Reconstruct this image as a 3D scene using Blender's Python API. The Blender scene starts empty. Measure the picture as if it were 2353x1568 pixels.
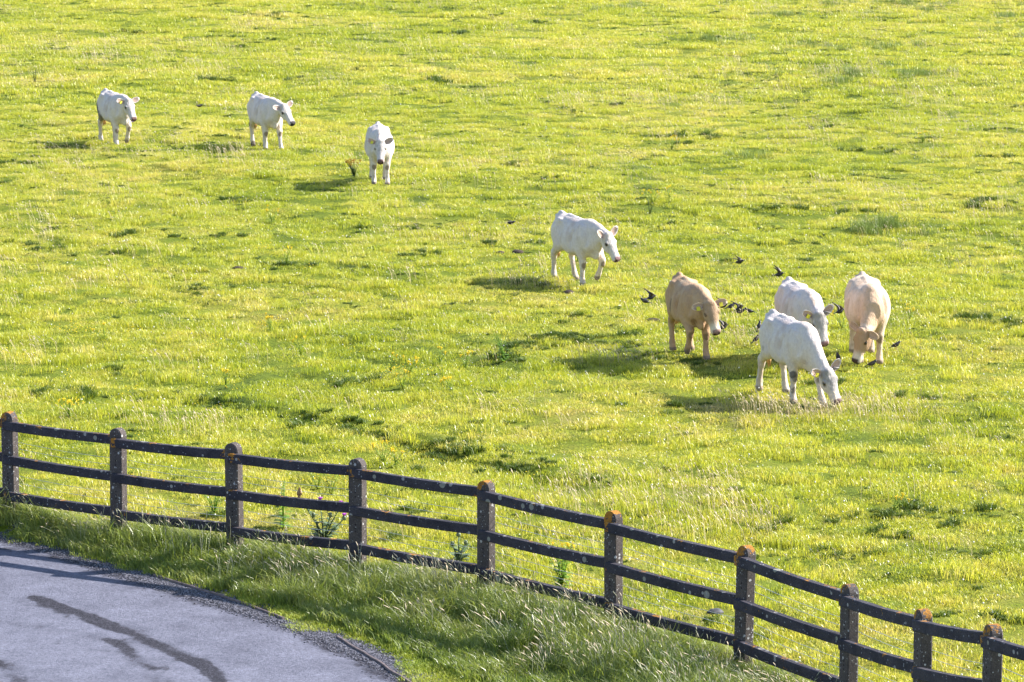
import bpy, math, random
import numpy as np
from mathutils import Vector, Matrix

random.seed(7)
RNG = np.random.default_rng(7)
scene = bpy.context.scene
COL = scene.collection

# ------------------------------------------------------------------ camera
CAM_H = 9.3
FPX = 3600.0                       # focal length in pixels of a 1024 wide picture
PITCH = math.atan(613.0 / FPX)
cam_data = bpy.data.cameras.new("camera")
cam_data.sensor_width = 36.0
cam_data.lens = FPX * 36.0 / 1024.0
cam_data.clip_start = 0.5
cam_data.clip_end = 6000.0
cam = bpy.data.objects.new("camera", cam_data)
cam.location = (0, 0, CAM_H)
cam.rotation_euler = (math.pi / 2 - PITCH, 0, 0)
COL.objects.link(cam)
scene.camera = cam

# ------------------------------------------------------------------ daylight
SUN_DIR = Vector((1.42, 0.46, 1.0)).normalized()
SUN_EL = math.asin(SUN_DIR.z)
SUN_AZ = math.atan2(SUN_DIR.x, SUN_DIR.y)
world = bpy.data.worlds.new("World")
scene.world = world
world.use_nodes = True
wn = world.node_tree
wn.nodes.clear()
sky = wn.nodes.new("ShaderNodeTexSky")
sky.sky_type = 'NISHITA'
sky.sun_disc = False
sky.sun_elevation = SUN_EL
sky.sun_rotation = SUN_AZ
sky.air_density = 1.0
sky.dust_density = 0.6
sky.ozone_density = 1.0
bg = wn.nodes.new("ShaderNodeBackground")
bg.inputs["Strength"].default_value = 0.10
wo = wn.nodes.new("ShaderNodeOutputWorld")
wn.links.new(sky.outputs[0], bg.inputs["Color"])
wn.links.new(bg.outputs[0], wo.inputs["Surface"])

sun_data = bpy.data.lights.new("sun", 'SUN')
sun_data.energy = 5.0
sun_data.angle = math.radians(0.55)
sun_data.color = (1.0, 0.955, 0.87)
sun = bpy.data.objects.new("sun", sun_data)
sun.rotation_euler = SUN_DIR.to_track_quat('Z', 'Y').to_euler()
sun.location = (30, 10, 40)
COL.objects.link(sun)

scene.view_settings.view_transform = 'Standard'
scene.view_settings.look = 'None'
scene.view_settings.gamma = 1.0
scene.view_settings.exposure = 1.5
scene.view_settings.use_curve_mapping = False
scene.cycles.max_bounces = 6
scene.cycles.diffuse_bounces = 3
scene.cycles.transmission_bounces = 4
scene.cycles.transparent_max_bounces = 8

# ------------------------------------------------------------------ helpers
_cp, _sp = math.cos(PITCH), math.sin(PITCH)
def ray(px, py):
    """direction of the sight line through a point of the 1024x682 picture"""
    u = (px - 512.0) / FPX
    v = (341.0 - py) / FPX
    return np.array([u, _cp + v * _sp, -_sp + v * _cp])
def ground_at(px, py, z=0.0):
    d = ray(px, py)
    t = (z - CAM_H) / d[2]
    return np.array([d[0] * t, d[1] * t, z])
def gd(dx, dy, z=0.0):
    """same for a point measured on the 2353 px wide view"""
    k = 1024.0 / 2353.0
    return ground_at(dx * k, dy * k, z)

def mesh_from(name, verts, faces, smooth=True):
    me = bpy.data.meshes.new(name)
    if isinstance(verts, np.ndarray): verts = verts.tolist()
    if isinstance(faces, np.ndarray): faces = faces.tolist()
    me.from_pydata(verts, [], faces)
    if smooth:
        me.polygons.foreach_set("use_smooth", [True] * len(me.polygons))
    me.update()
    return me
def link(name, me, mats=(), parent=None):
    o = bpy.data.objects.new(name, me)
    COL.objects.link(o)
    if me is not None and len(me.materials) == 0:
        for m in (mats if isinstance(mats, (list, tuple)) else [mats]):
            me.materials.append(m)
    if parent is not None:
        o.parent = parent
    return o
def tag(o, label=None, cat=None, group=None, kind=None):
    if label: o["label"] = label
    if cat: o["category"] = cat
    if group: o["group"] = group
    if kind: o["kind"] = kind
    return o
def empty(name, loc, rz=0.0):
    o = bpy.data.objects.new(name, None)
    o.empty_display_size = 0.3
    o.location = loc
    o.rotation_euler = (0, 0, rz)
    COL.objects.link(o)
    return o
def copy_tree(o, parent=None):
    c = o.copy()
    COL.objects.link(c)
    c.parent = parent
    for ch in list(o.children):
        copy_tree(ch, c)
    return c

class MB:
    """collects simple solids into one mesh"""
    def __init__(s): s.v = []; s.f = []; s.m = []
    def add(s, verts, faces, mi=0):
        b = len(s.v)
        s.v += [tuple(map(float, p)) for p in verts]
        s.f += [tuple(i + b for i in f) for f in faces]
        s.m += [mi] * len(faces)
    def tube(s, pts, rad, n=6, mi=0, cap=True):
        pts = [Vector(p) for p in pts]
        if not isinstance(rad, (list, tuple)): rad = [rad] * len(pts)
        rings = []
        for i, p in enumerate(pts):
            d = (pts[min(i + 1, len(pts) - 1)] - pts[max(i - 1, 0)]).normalized()
            a = d.orthogonal().normalized() if i == 0 else (rings[-1][1] - d * rings[-1][1].dot(d)).normalized()
            rings.append((p, a, d.cross(a)))
        v = []
        for (p, a, b), r in zip(rings, rad):
            for k in range(n):
                t = 2 * math.pi * k / n
                v.append(p + a * math.cos(t) * r + b * math.sin(t) * r)
        f = []
        for i in range(len(pts) - 1):
            for k in range(n):
                f.append((i * n + k, i * n + (k + 1) % n, (i + 1) * n + (k + 1) % n, (i + 1) * n + k))
        if cap:
            f.append(tuple(range(n))[::-1]); f.append(tuple((len(pts) - 1) * n + k for k in range(n)))
        s.add(v, f, mi)
    def ball(s, c, r, nu=8, nv=5, mi=0, sc=(1, 1, 1)):
        v = [(c[0], c[1], c[2] + r * sc[2])]
        for j in range(1, nv):
            ph = math.pi * j / nv
            for i in range(nu):
                th = 2 * math.pi * i / nu
                v.append((c[0] + r * sc[0] * math.sin(ph) * math.cos(th), c[1] + r * sc[1] * math.sin(ph) * math.sin(th), c[2] + r * sc[2] * math.cos(ph)))
        v.append((c[0], c[1], c[2] - r * sc[2]))
        f = [(0, 1 + i, 1 + (i + 1) % nu) for i in range(nu)]
        for j in range(nv - 2):
            for i in range(nu):
                a = 1 + j * nu
                f.append((a + i, a + nu + i, a + nu + (i + 1) % nu, a + (i + 1) % nu))
        a = 1 + (nv - 2) * nu
        f += [(a + i, len(v) - 1, a + (i + 1) % nu) for i in range(nu)]
        s.add(v, f, mi)
    def build(s, name, mats, parent=None, smooth=True):
        me = mesh_from(name, s.v, s.f, smooth)
        o = link(name, me, mats, parent)
        me.polygons.foreach_set("material_index", s.m)
        return o
    def mesh(s, name, mats, smooth=True):
        me = mesh_from(name, s.v, s.f, smooth)
        for m in mats: me.materials.append(m)
        me.polygons.foreach_set("material_index", s.m)
        return me

def _hash(ix, iy, seed):
    h = (ix.astype(np.int64) * 374761393 + iy.astype(np.int64) * 668265263 + seed * 1274126177) & 0x7fffffff
    h = ((h ^ (h >> 13)) * 1274126177) & 0x7fffffff
    return ((h ^ (h >> 16)) & 0xffff) / 65535.0
def vnoise(x, y, scale, seed=0):
    """smooth value noise in 0..1, feature size = scale metres"""
    x = np.asarray(x, float) / scale; y = np.asarray(y, float) / scale
    ix = np.floor(x); iy = np.floor(y)
    fx = x - ix; fy = y - iy
    fx = fx * fx * (3 - 2 * fx); fy = fy * fy * (3 - 2 * fy)
    a = _hash(ix, iy, seed); b = _hash(ix + 1, iy, seed)
    c = _hash(ix, iy + 1, seed); d = _hash(ix + 1, iy + 1, seed)
    return (a * (1 - fx) + b * fx) * (1 - fy) + (c * (1 - fx) + d * fx) * fy

# ------------------------------------------------------------------ materials
def new_mat(name):
    m = bpy.data.materials.new(name)
    m.use_nodes = True
    nt = m.node_tree
    nt.nodes.clear()
    out = nt.nodes.new("ShaderNodeOutputMaterial")
    return m, nt, out
def N(nt, kind, **kw):
    n = nt.nodes.new(kind)
    for k, v in kw.items():
        if k in n.inputs: n.inputs[k].default_value = v
        else: setattr(n, k, v)
    return n
def noise(nt, vec, scale, detail=3.0, rough=0.55):
    n = N(nt, "ShaderNodeTexNoise", Scale=scale, Detail=detail, Roughness=rough)
    if vec is not None: nt.links.new(vec, n.inputs["Vector"])
    return n.outputs["Fac"]
def ramp(nt, fac, stops, interp='LINEAR'):
    r = nt.nodes.new("ShaderNodeValToRGB")
    r.color_ramp.interpolation = interp
    el = r.color_ramp.elements
    while len(el) < len(stops): el.new(0.5)
    for e, (p, c) in zip(el, stops):
        e.position = p
        e.color = (*c, 1) if len(c) == 3 else c
    nt.links.new(fac, r.inputs["Fac"])
    return r.outputs["Color"]
def mix(nt, fac, a, b, blend='MIX'):
    n = nt.nodes.new("ShaderNodeMix")
    n.data_type = 'RGBA'; n.blend_type = blend
    for s, v in (("Factor", fac), ("A", a), ("B", b)):
        sock = [i for i in n.inputs if i.name == s and (i.type == 'RGBA' or s == "Factor")][0]
        if isinstance(v, bpy.types.NodeSocket): nt.links.new(v, sock)
        elif s == "Factor": sock.default_value = v
        else: sock.default_value = (*v, 1)
    return [o for o in n.outputs if o.type == 'RGBA'][0]
def math_n(nt, op, a, b=0.0, clamp=False):
    n = nt.nodes.new("ShaderNodeMath"); n.operation = op; n.use_clamp = clamp
    for i, v in enumerate((a, b)):
        if isinstance(v, bpy.types.NodeSocket): nt.links.new(v, n.inputs[i])
        else: n.inputs[i].default_value = v
    return n.outputs[0]
def principled(nt, out, color, rough=0.6, spec=0.5, bump=None, bump_s=0.3, bump_d=0.01, **kw):
    p = nt.nodes.new("ShaderNodeBsdfPrincipled")
    if isinstance(color, bpy.types.NodeSocket): nt.links.new(color, p.inputs["Base Color"])
    else: p.inputs["Base Color"].default_value = (*color, 1)
    if isinstance(rough, bpy.types.NodeSocket): nt.links.new(rough, p.inputs["Roughness"])
    else: p.inputs["Roughness"].default_value = rough
    p.inputs["Specular IOR Level"].default_value = spec
    for k, v in kw.items(): p.inputs[k].default_value = v
    if bump is not None:
        b = N(nt, "ShaderNodeBump", Strength=bump_s, Distance=bump_d)
        nt.links.new(bump, b.inputs["Height"])
        nt.links.new(b.outputs[0], p.inputs["Normal"])
    if out is not None: nt.links.new(p.outputs[0], out.inputs["Surface"])
    return p
def simple_mat(name, color, rough=0.6, spec=0.4, var=0.0, vscale=20.0, **kw):
    m, nt, out = new_mat(name)
    c = color
    if var:
        tc = nt.nodes.new("ShaderNodeTexCoord")
        f = noise(nt, tc.outputs["Object"], vscale, 4)
        c = ramp(nt, f, [(0.3, tuple(x * (1 - var) for x in color)), (0.7, tuple(min(1, x * (1 + var)) for x in color))])
    principled(nt, out, c, rough, spec, **kw)
    return m

# ================================================================== lie of the land
ROAD_Z = -0.16
H_POST = 1.25
_post_px = [(9, 411), (117, 428), (234, 443), (357, 458), (486, 480), (614, 511), (744, 545), (850, 584)]
POSTS = []
for (x, y) in _post_px:
    g_ = ground_at(x, y, H_POST)
    POSTS.append([g_[0], g_[1], 0.0])
# the last posts stand on ground that climbs a little
for (x, y, zt) in ((924, 609, 1.25 + .17), (993, 624, 1.25 + .42)):
    g_ = ground_at(x, y, zt)
    POSTS.append([g_[0], g_[1], zt - 1.25])
p9 = POSTS[-1]
POSTS.append([p9[0] + .45, p9[1] - 1.65, p9[2] + .2])
POSTS.append([p9[0] + .95, p9[1] - 3.3, p9[2] + .35])
d0 = np.array(POSTS[0]) - np.array(POSTS[1])
POSTS.insert(0, [POSTS[0][0] + d0[0], POSTS[0][1] + d0[1] * .8, 0.0])
POSTS.insert(0, [POSTS[0][0] + d0[0], POSTS[0][1] + d0[1] * .7, 0.0])
POSTS = np.array(POSTS)
FENCE2 = POSTS[:, :2]
FENCE_EXT = np.vstack([FENCE2[0] + (FENCE2[0] - FENCE2[1]) * 30, FENCE2, FENCE2[-1] + (FENCE2[-1] - FENCE2[-2]) * 12])

_edge_px = [(-60, 519), (0, 533), (60, 549), (130, 572), (175, 586), (245, 607), (300, 625), (345, 643), (385, 662), (425, 683), (470, 712), (520, 750)]
EDGE = np.array([ground_at(x, y, ROAD_Z)[:2] for x, y in _edge_px])
EDGE = np.vstack([EDGE[0] + (EDGE[0] - EDGE[1]) * 25, EDGE, EDGE[-1] + (EDGE[-1] - EDGE[-2]) * 18])

def polydist(x, y, P):
    """signed distance to polyline P, positive on its right hand side (towards the camera)"""
    x = np.asarray(x, float); y = np.asarray(y, float)
    best = np.full(x.shape, 1e9); sgn = np.ones(x.shape)
    for a, b in zip(P[:-1], P[1:]):
        d = b - a; L = d @ d
        t = np.clip(((x - a[0]) * d[0] + (y - a[1]) * d[1]) / L, 0, 1)
        qx = x - a[0] - t * d[0]; qy = y - a[1] - t * d[1]
        dd = np.hypot(qx, qy)
        s = np.sign(qx * d[1] - qy * d[0])
        m = dd < best
        best = np.where(m, dd, best); sgn = np.where(m, s, sgn)
    return best * np.where(sgn == 0, 1, sgn)

FURROW = np.array([gd(a, b)[:2] for a, b in ((300, 905), (520, 925), (700, 960), (880, 1000), (1050, 1040), (1200, 1080), (1330, 1110))])
FURROW2 = np.array([gd(a, b)[:2] for a, b in ((1180, 800), (1290, 770), (1400, 790), (1540, 830))])
def land(x, y, micro=True):
    x = np.asarray(x, float); y = np.asarray(y, float)
    df = polydist(x, y, FENCE_EXT); de = polydist(x, y, EDGE)
    t = np.clip(df, 0, None) / np.maximum(np.clip(df, 0, None) + np.clip(-de, 0, None), 1e-6)
    t = np.where(de > 0, 1.0, np.where(df <= 0, 0.0, t))
    z = ROAD_Z * (t * t * (3 - 2 * t))
    z = z - .05 * smooth_(de, -.02, .25)
    if micro:
        f = smooth_(-df, .3, 2.5)
        z = z + f * ((vnoise(x, y, 3.1, 1) - .5) * .10 + (vnoise(x, y, 1.1, 2) - .5) * .065 + (vnoise(x, y, .45, 3) - .5) * .10)
        v = smooth_(df, .1, .6) * smooth_(-de, .0, .6)
        z = z + v * ((vnoise(x, y, .8, 4) - .5) * .10)
        d2 = polydist(x, y, FURROW)
        z = z + f * np.where(np.abs(d2) < 1.2, .06 * np.exp(-((d2 + .25) / .25) ** 2) - .07 * np.exp(-((d2 - .1) / .18) ** 2), 0)
    # rising ground under the last posts
    a = np.array(POSTS[-5][:2])
    for P, h, r in ((POSTS[-4], POSTS[-4][2], 1.0), (POSTS[-3], POSTS[-3][2], 1.1), (POSTS[-2], POSTS[-2][2], 1.4), (POSTS[-1], POSTS[-1][2], 2.0)):
        dd = np.hypot(x - P[0], y - P[1])
        z = z + (h * 1.02 - z) * np.exp(-(dd / r) ** 2) * (dd < 3 * r)
    return z
def smooth_(x, a, b):
    t = np.clip((np.asarray(x, float) - a) / (b - a), 0, 1)
    return t * t * (3 - 2 * t)
def land1(x, y):
    return float(land(np.array([x]), np.array([y]))[0])

def grass_colour_nodes(nt, scale=1.0):
    """patchiness of the sward in world space: 0 = lush green, 1 = straw"""
    geo = nt.nodes.new("ShaderNodeNewGeometry")
    a = noise(nt, geo.outputs["Position"], .16 * scale, 4, .6)
    b = noise(nt, geo.outputs["Position"], .9 * scale, 4, .65)
    c = noise(nt, geo.outputs["Position"], 3.3 * scale, 3, .6)
    s = math_n(nt, 'ADD', math_n(nt, 'MULTIPLY', a, .45), math_n(nt, 'ADD', math_n(nt, 'MULTIPLY', b, .35), math_n(nt, 'MULTIPLY', c, .20)))
    return s, geo

# ground sheet -------------------------------------------------------
gx = np.concatenate([[-3000, -900, -300, -120, -60, -40], np.arange(-30, 30.01, .22), [40, 60, 120, 300, 900, 3000]])
ys = [24.0]
while ys[-1] < 150: ys.append(ys[-1] + max(.16, (ys[-1] - 30) * .0042))
gy = np.concatenate([[-2000, -400, -60, 0, 12, 20], ys, [165, 200, 300, 700, 1800, 4500]])
GX, GY = np.meshgrid(gx, gy, indexing='ij')
GZ = land(GX.ravel(), GY.ravel()).reshape(GX.shape)
far = (np.abs(GX) > 31) | (GY < 23) | (GY > 152)
GZ = np.where(far, np.where(GZ < -.05, ROAD_Z - .05, 0), GZ)
nx_, ny_ = GX.shape
idx_ = np.arange(nx_ * ny_).reshape(nx_, ny_)
faces_ = np.stack([idx_[:-1, :-1].ravel(), idx_[1:, :-1].ravel(), idx_[1:, 1:].ravel(), idx_[:-1, 1:].ravel()], 1)
gme = mesh_from("ground", np.stack([GX.ravel(), GY.ravel(), GZ.ravel()], 1), faces_)
m, nt, out = new_mat("pasture_soil_and_moss")
s_, geo_ = grass_colour_nodes(nt)
col_ = ramp(nt, s_, [(.36, (.05, .08, .012)), (.48, (.12, .16, .015)), (.56, (.17, .19, .025)), (.68, (.22, .20, .06))])
f_ = noise(nt, geo_.outputs["Position"], 22, 4, .7)
col_ = mix(nt, 1.0, col_, ramp(nt, f_, [(.3, (.55, .55, .5)), (.7, (1.25, 1.2, 1.1))]), 'MULTIPLY')
principled(nt, out, col_, .9, .1, bump=f_, bump_s=.8, bump_d=.04)
ground = link("ground", gme, m)
tag(ground, "gently uneven pasture ground carrying the grass and the sloping verge", kind="structure")

# road ---------------------------------------------------------------
def dense(P, step):
    out_ = []
    for a, b in zip(P[:-1], P[1:]):
        n = max(1, int(np.linalg.norm(b - a) / step))
        for i in range(n): out_.append(a + (b - a) * i / n)
    out_.append(P[-1])
    return np.array(out_)
Ei = dense(EDGE[1:-1], .08)
ker = np.hanning(17); ker /= ker.sum()
Es = np.stack([np.convolve(np.pad(Ei[:, i], 8, mode='edge'), ker, 'valid') for i in (0, 1)], 1)
Es = np.vstack([dense(np.array([EDGE[0], Es[0]]), 1.0)[:-1], Es, dense(np.array([Es[-1], EDGE[-1]]), 1.0)[1:]])
offs = np.concatenate([np.arange(0, 1.2, .06), np.arange(1.2, 7.5, .12), [8.0, 8.6, 9.2]])
rdir = np.array([-.62, -.785])
rv = []; rw = []
for i, p in enumerate(Es):
    rag = .10 * (vnoise(np.array([p[0]]), np.array([p[1]]), .16, 31)[0] - .5) + .09 * (vnoise(np.array([p[0]]), np.array([p[1]]), .5, 32)[0] - .5)
    for o_ in offs:
        q = p + rdir * (o_ + (rag if o_ < .5 else rag * .3) - .02)
        rv.append((q[0], q[1], ROAD_Z + .004))
rv = np.array(rv)
no = len(offs)
ri = np.arange(len(rv)).reshape(len(Es), no)
rf = np.stack([ri[:-1, :-1].ravel(), ri[:-1, 1:].ravel(), ri[1:, 1:].ravel(), ri[1:, :-1].ravel()], 1)
rv[:, 2] += .02 * np.sin(rv[:, 0] * .7) * 0
rme = mesh_from("road", rv, rf)
def z5(x, y): return ground_at(x / 2.353 / 4, (2080 + y / 2.353) / 4, ROAD_Z)[:2]
def z6(x, y): return ground_at((1000 + x / 2.353) / 4, (2080 + y / 2.353) / 4, ROAD_Z)[:2]
def band(pts, w, amp, seed):
    P = np.array(pts); d = np.abs(polydist(rv[:, 0], rv[:, 1], P))
    L = 1.15 * np.exp(-(d / (w * .62)) ** 2) * (.55 + .9 * vnoise(rv[:, 0], rv[:, 1], .28, seed + 60))
    return amp * L
wear = np.zeros(len(rv))
wear = np.maximum(wear, band([z5(330, 735), z5(600, 845), z5(800, 905), z5(1050, 1010), z5(1300, 1095), z5(1500, 1190), z5(1700, 1290), z5(1900, 1360), z5(2000, 1450), z5(2080, 1515)], .19, 1.25, 1))
wear = np.maximum(wear, band([z5(880, 1080), z5(1100, 1150), z5(1200, 1245), z5(1350, 1370), z5(1500, 1400)], .19, .95, 2))
wear = np.maximum(wear, band([z5(1200, 1000), z5(1700, 1200), z5(2100, 1420), z5(2400, 1600)], .5, .35, 5))
wear = np.maximum(wear, band([z5(-100, 1000), z5(500, 1050), z5(1000, 1250), z5(1600, 1500)], .7, .45, 6))
wear = np.maximum(wear, band([z5(-200, 640), z5(200, 690), z5(500, 780)], .13, .45, 2))
wear = np.maximum(wear, band([z5(-150, 1290), z5(80, 1400), z5(200, 1560)], .30, .8, 2))
wear = np.maximum(wear, band([z5(150, 740), z5(500, 900), z5(800, 1010)], .3, .4, 2))
wear = np.maximum(wear, band([z5(-200, 260), z5(180, 290), z5(500, 350), z5(1000, 470)], .22, .62, 2))
wear = np.maximum(wear, band([z5(500, 600), z5(900, 640)], .2, .4, 2))
ed = -polydist(rv[:, 0], rv[:, 1], Es) * -1
edw = .30 + .26 * vnoise(rv[:, 0], rv[:, 1], .7, 41)
wear = np.maximum(wear, np.clip(1.3 - ed / edw * .9, 0, 1) * .95)
wear = np.maximum(wear, band([z6(600, 1140), z6(900, 1270), z6(1300, 1460), z6(1600, 1600)], .22, .7, 3))
at_ = rme.attributes.new("wear", 'FLOAT', 'POINT'); at_.data.foreach_set("value", wear)
m, nt, out = new_mat("worn_chip_seal")
geo_ = nt.nodes.new("ShaderNodeNewGeometry")
a_ = nt.nodes.new("ShaderNodeAttribute"); a_.attribute_name = "wear"
n1 = noise(nt, geo_.outputs["Position"], 9, 6, .75)
n2 = noise(nt, geo_.outputs["Position"], 30, 5, .85)
n3_ = noise(nt, geo_.outputs["Position"], 2.2, 5, .7)
base = ramp(nt, n3_, [(.35, (.115, .117, .158)), (.65, (.168, .171, .226))])
base = mix(nt, 1.0, base, ramp(nt, n2, [(.34, (.42, .41, .42)), (.46, (.9, .9, .9)), (.54, (1.05, 1.05, 1.05)), (.68, (1.5, 1.48, 1.46))]), 'MULTIPLY')
dark = ramp(nt, n2, [(.35, (.008, .007, .011)), (.52, (.022, .020, .028)), (.66, (.085, .08, .105))])
thr = math_n(nt, 'ADD', math_n(nt, 'MULTIPLY', a_.outputs["Fac"], 1.0), math_n(nt, 'MULTIPLY', math_n(nt, 'ADD', math_n(nt, 'MULTIPLY', n1, .9), math_n(nt, 'MULTIPLY', n2, .9)), 1.6))
msk = ramp(nt, thr, [(.92, (0, 0, 0)), (1.0, (.35, .35, .35)), (1.0, (1, 1, 1))])
mr = nt.nodes.new("ShaderNodeMapRange"); mr.clamp = True
nt.links.new(thr, mr.inputs[0]); mr.inputs[1].default_value = 2.02; mr.inputs[2].default_value = 2.36; mr.inputs[3].default_value = 0; mr.inputs[4].default_value = .92
colr = mix(nt, mr.outputs[0], base, dark)
bmp = math_n(nt, 'ADD', n2, math_n(nt, 'MULTIPLY', noise(nt, geo_.outputs["Position"], 160, 2, .6), .5))
principled(nt, out, colr, .7, .15, bump=bmp, bump_s=.8, bump_d=.02)
road = link("road", rme, m)
tag(road, "worn grey chip sealed lane with dark bare streaks", kind="structure")

# loose chippings along the edge (nobody could count them)
def scatter(name, pts_, protos, mats_, label, cat=None, rot=None, scl=None, idx=None, tilt=None, kind="stuff"):
    """instances the meshes in protos on the points: one object"""
    n = len(pts_)
    me = bpy.data.meshes.new(name)
    me.vertices.add(n)
    me.vertices.foreach_set("co", np.asarray(pts_, float).ravel())
    rot = RNG.uniform(0, 6.283, n) if rot is None else rot
    tx = np.zeros(n) if tilt is None else tilt[0]; ty = np.zeros(n) if tilt is None else tilt[1]
    R_ = me.attributes.new("rot", 'FLOAT_VECTOR', 'POINT'); R_.data.foreach_set("vector", np.stack([tx, ty, rot], 1).ravel())
    S_ = me.attributes.new("scl", 'FLOAT_VECTOR', 'POINT')
    scl = np.ones((n, 3)) if scl is None else scl
    if scl.ndim == 1: scl = np.stack([scl] * 3, 1)
    S_.data.foreach_set("vector", scl.ravel())
    I_ = me.attributes.new("pick", 'INT', 'POINT')
    idx = RNG.integers(0, len(protos), n) if idx is None else idx
    I_.data.foreach_set("value", idx.astype(np.int32))
    coll = bpy.data.collections.new(name + "_pieces")
    for k, pm in enumerate(protos):
        o = bpy.data.objects.new("%s_piece_%03d" % (name, k), pm); coll.objects.link(o)
    o = bpy.data.objects.new(name, me); COL.objects.link(o)
    ng = bpy.data.node_groups.new(name + "_scatter", 'GeometryNodeTree')
    ng.interface.new_socket("Geometry", in_out='INPUT', socket_type='NodeSocketGeometry')
    ng.interface.new_socket("Geometry", in_out='OUTPUT', socket_type='NodeSocketGeometry')
    gi = ng.nodes.new("NodeGroupInput"); go = ng.nodes.new("NodeGroupOutput")
    ci = ng.nodes.new("GeometryNodeCollectionInfo"); ci.inputs["Collection"].default_value = coll
    ci.inputs["Separate Children"].default_value = True; ci.inputs["Reset Children"].default_value = True
    ip = ng.nodes.new("GeometryNodeInstanceOnPoints"); ip.inputs["Pick Instance"].default_value = True
    def attr(nm, t):
        a = ng.nodes.new("GeometryNodeInputNamedAttribute"); a.data_type = t; a.inputs["Name"].default_value = nm
        return [q for q in a.outputs if q.enabled][0]
    ng.links.new(gi.outputs[0], ip.inputs["Points"]); ng.links.new(ci.outputs[0], ip.inputs["Instance"])
    ng.links.new(attr("rot", 'FLOAT_VECTOR'), ip.inputs["Rotation"]); ng.links.new(attr("scl", 'FLOAT_VECTOR'), ip.inputs["Scale"])
    ng.links.new(attr("pick", 'INT'), ip.inputs["Instance Index"])
    ng.links.new(ip.outputs[0], go.inputs[0])
    md = o.modifiers.new("scatter", 'NODES'); md.node_group = ng
    tag(o, label, cat, None, kind)
    return o

M_CHIP = simple_mat("grey_chipping", (.17, .165, .20), .6, .5, .6, 8)
M_CHIPD = simple_mat("dark_chipping", (.045, .043, .055), .6, .5, .5, 8)
chips = []
for k in range(6):
    r_ = random.Random(k)
    vs = [(x * r_.uniform(.6, 1), y * r_.uniform(.6, 1), z * r_.uniform(.5, .9)) for x in (-1, 1) for y in (-1, 1) for z in (-1, 1)]
    me_ = mesh_from("chip", vs, [(0, 1, 3, 2), (4, 6, 7, 5), (0, 4, 5, 1), (2, 3, 7, 6), (0, 2, 6, 4), (1, 5, 7, 3)], False)
    me_.materials.append(M_CHIP if k % 2 else M_CHIPD)
    chips.append(me_)
n_ = 34000
k_ = RNG.integers(30, len(Es) - 30, n_)
o_ = RNG.normal(.02, .10, n_)
pp = Es[k_] + rdir[None, :] * o_[:, None] + RNG.normal(0, .05, (n_, 2))
keep = (pp[:, 1] > 32) & (pp[:, 1] < 48)
pp = pp[keep]; o_ = o_[keep]
zz = np.where(o_ > 0, ROAD_Z + .006, land(pp[:, 0], pp[:, 1], True) + .004)
scatter("gravel", np.stack([pp[:, 0], pp[:, 1], zz], 1), chips, None, "loose dark and grey chippings gathered along the road edge", scl=RNG.uniform(.003, .009, len(pp)))

# thin kerb boards at the road edge
M_KERB = simple_mat("weathered_edging", (.15, .115, .115), .7, .3, .45, 14)
def edging(pts, label, w=.026, h=.05):
    pts = dense(np.array(pts), .15)
    mb = MB()
    for side_ in (0,):
        v = []
        for i, p in enumerate(pts):
            d = pts[min(i + 1, len(pts) - 1)] - pts[max(0, i - 1)]; d = d / np.linalg.norm(d)
            nrm_ = np.array([-d[1], d[0]])
            jig = .006 * math.sin(i * 2.1)
            for (sx, z) in ((-w / 2, -.1), (-w / 2, h - .006), (-w / 2 + .006, h), (w / 2 - .006, h), (w / 2, h - .006), (w / 2, -.1)):
                q = p + nrm_ * (sx + jig)
                v.append((q[0], q[1], ROAD_Z + z * (1 if z < 0 else .6)))
        f = []
        for i in range(len(pts) - 1):
            for k in range(6):
                a = i * 6 + k; b = i * 6 + (k + 1) % 6
                f.append((a, b, b + 6, a + 6))
        f.append((0, 1, 2, 3, 4, 5)); f.append(tuple((len(pts) - 1) * 6 + k for k in range(6))[::-1])
        mb.add(v, f)
    o = mb.build("road_edging", [M_KERB], None, False)
    tag(o, label, "kerb", "edging strips along the lane")
    return o
KERB1 = np.array([z5(1450, 530), z5(1700, 610), z5(2000, 700), z5(2353, 815), z6(160, 880), z6(320, 940)])
edging(KERB1, "shorter edging strip half hidden by moss beside the lane, farther from the camera")
edging([z6(820, 1112), z6(1000, 1225), z6(1200, 1340), z6(1350, 1450), z6(1500, 1535), z6(1700, 1680)], "bare pale edging strip standing clear of the gravel, nearest the camera")

# ================================================================== grass
def blade_material(name, stops, trans=.42, rough=.5, spec=.35, tint=(1.12, 1.08, .62), hue_noise=True):
    m, nt, out = new_mat(name)
    s, geo = grass_colour_nodes(nt)
    rpi = geo.outputs["Random Per Island"]
    oi = nt.nodes.new("ShaderNodeObjectInfo")
    s2 = math_n(nt, 'ADD', s, math_n(nt, 'MULTIPLY', math_n(nt, 'SUBTRACT', rpi, .5), .20))
    s2 = math_n(nt, 'ADD', s2, math_n(nt, 'MULTIPLY', math_n(nt, 'SUBTRACT', oi.outputs["Random"], .5), .10))
    col = ramp(nt, s2, stops)
    br = ramp(nt, math_n(nt, 'FRACT', math_n(nt, 'MULTIPLY', rpi, 7.3)), [(0, (.72, .74, .7)), (1, (1.3, 1.28, 1.2))])
    col = mix(nt, 1.0, col, br, 'MULTIPLY')
    p = principled(nt, None, col, rough, spec)
    t = nt.nodes.new("ShaderNodeBsdfTranslucent")
    nt.links.new(mix(nt, 1.0, col, tint, 'MULTIPLY'), t.inputs["Color"])
    ms = nt.nodes.new("ShaderNodeMixShader"); ms.inputs[0].default_value = trans
    nt.links.new(p.outputs[0], ms.inputs[1]); nt.links.new(t.outputs[0], ms.inputs[2])
    nt.links.new(ms.outputs[0], out.inputs["Surface"])
    return m
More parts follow.
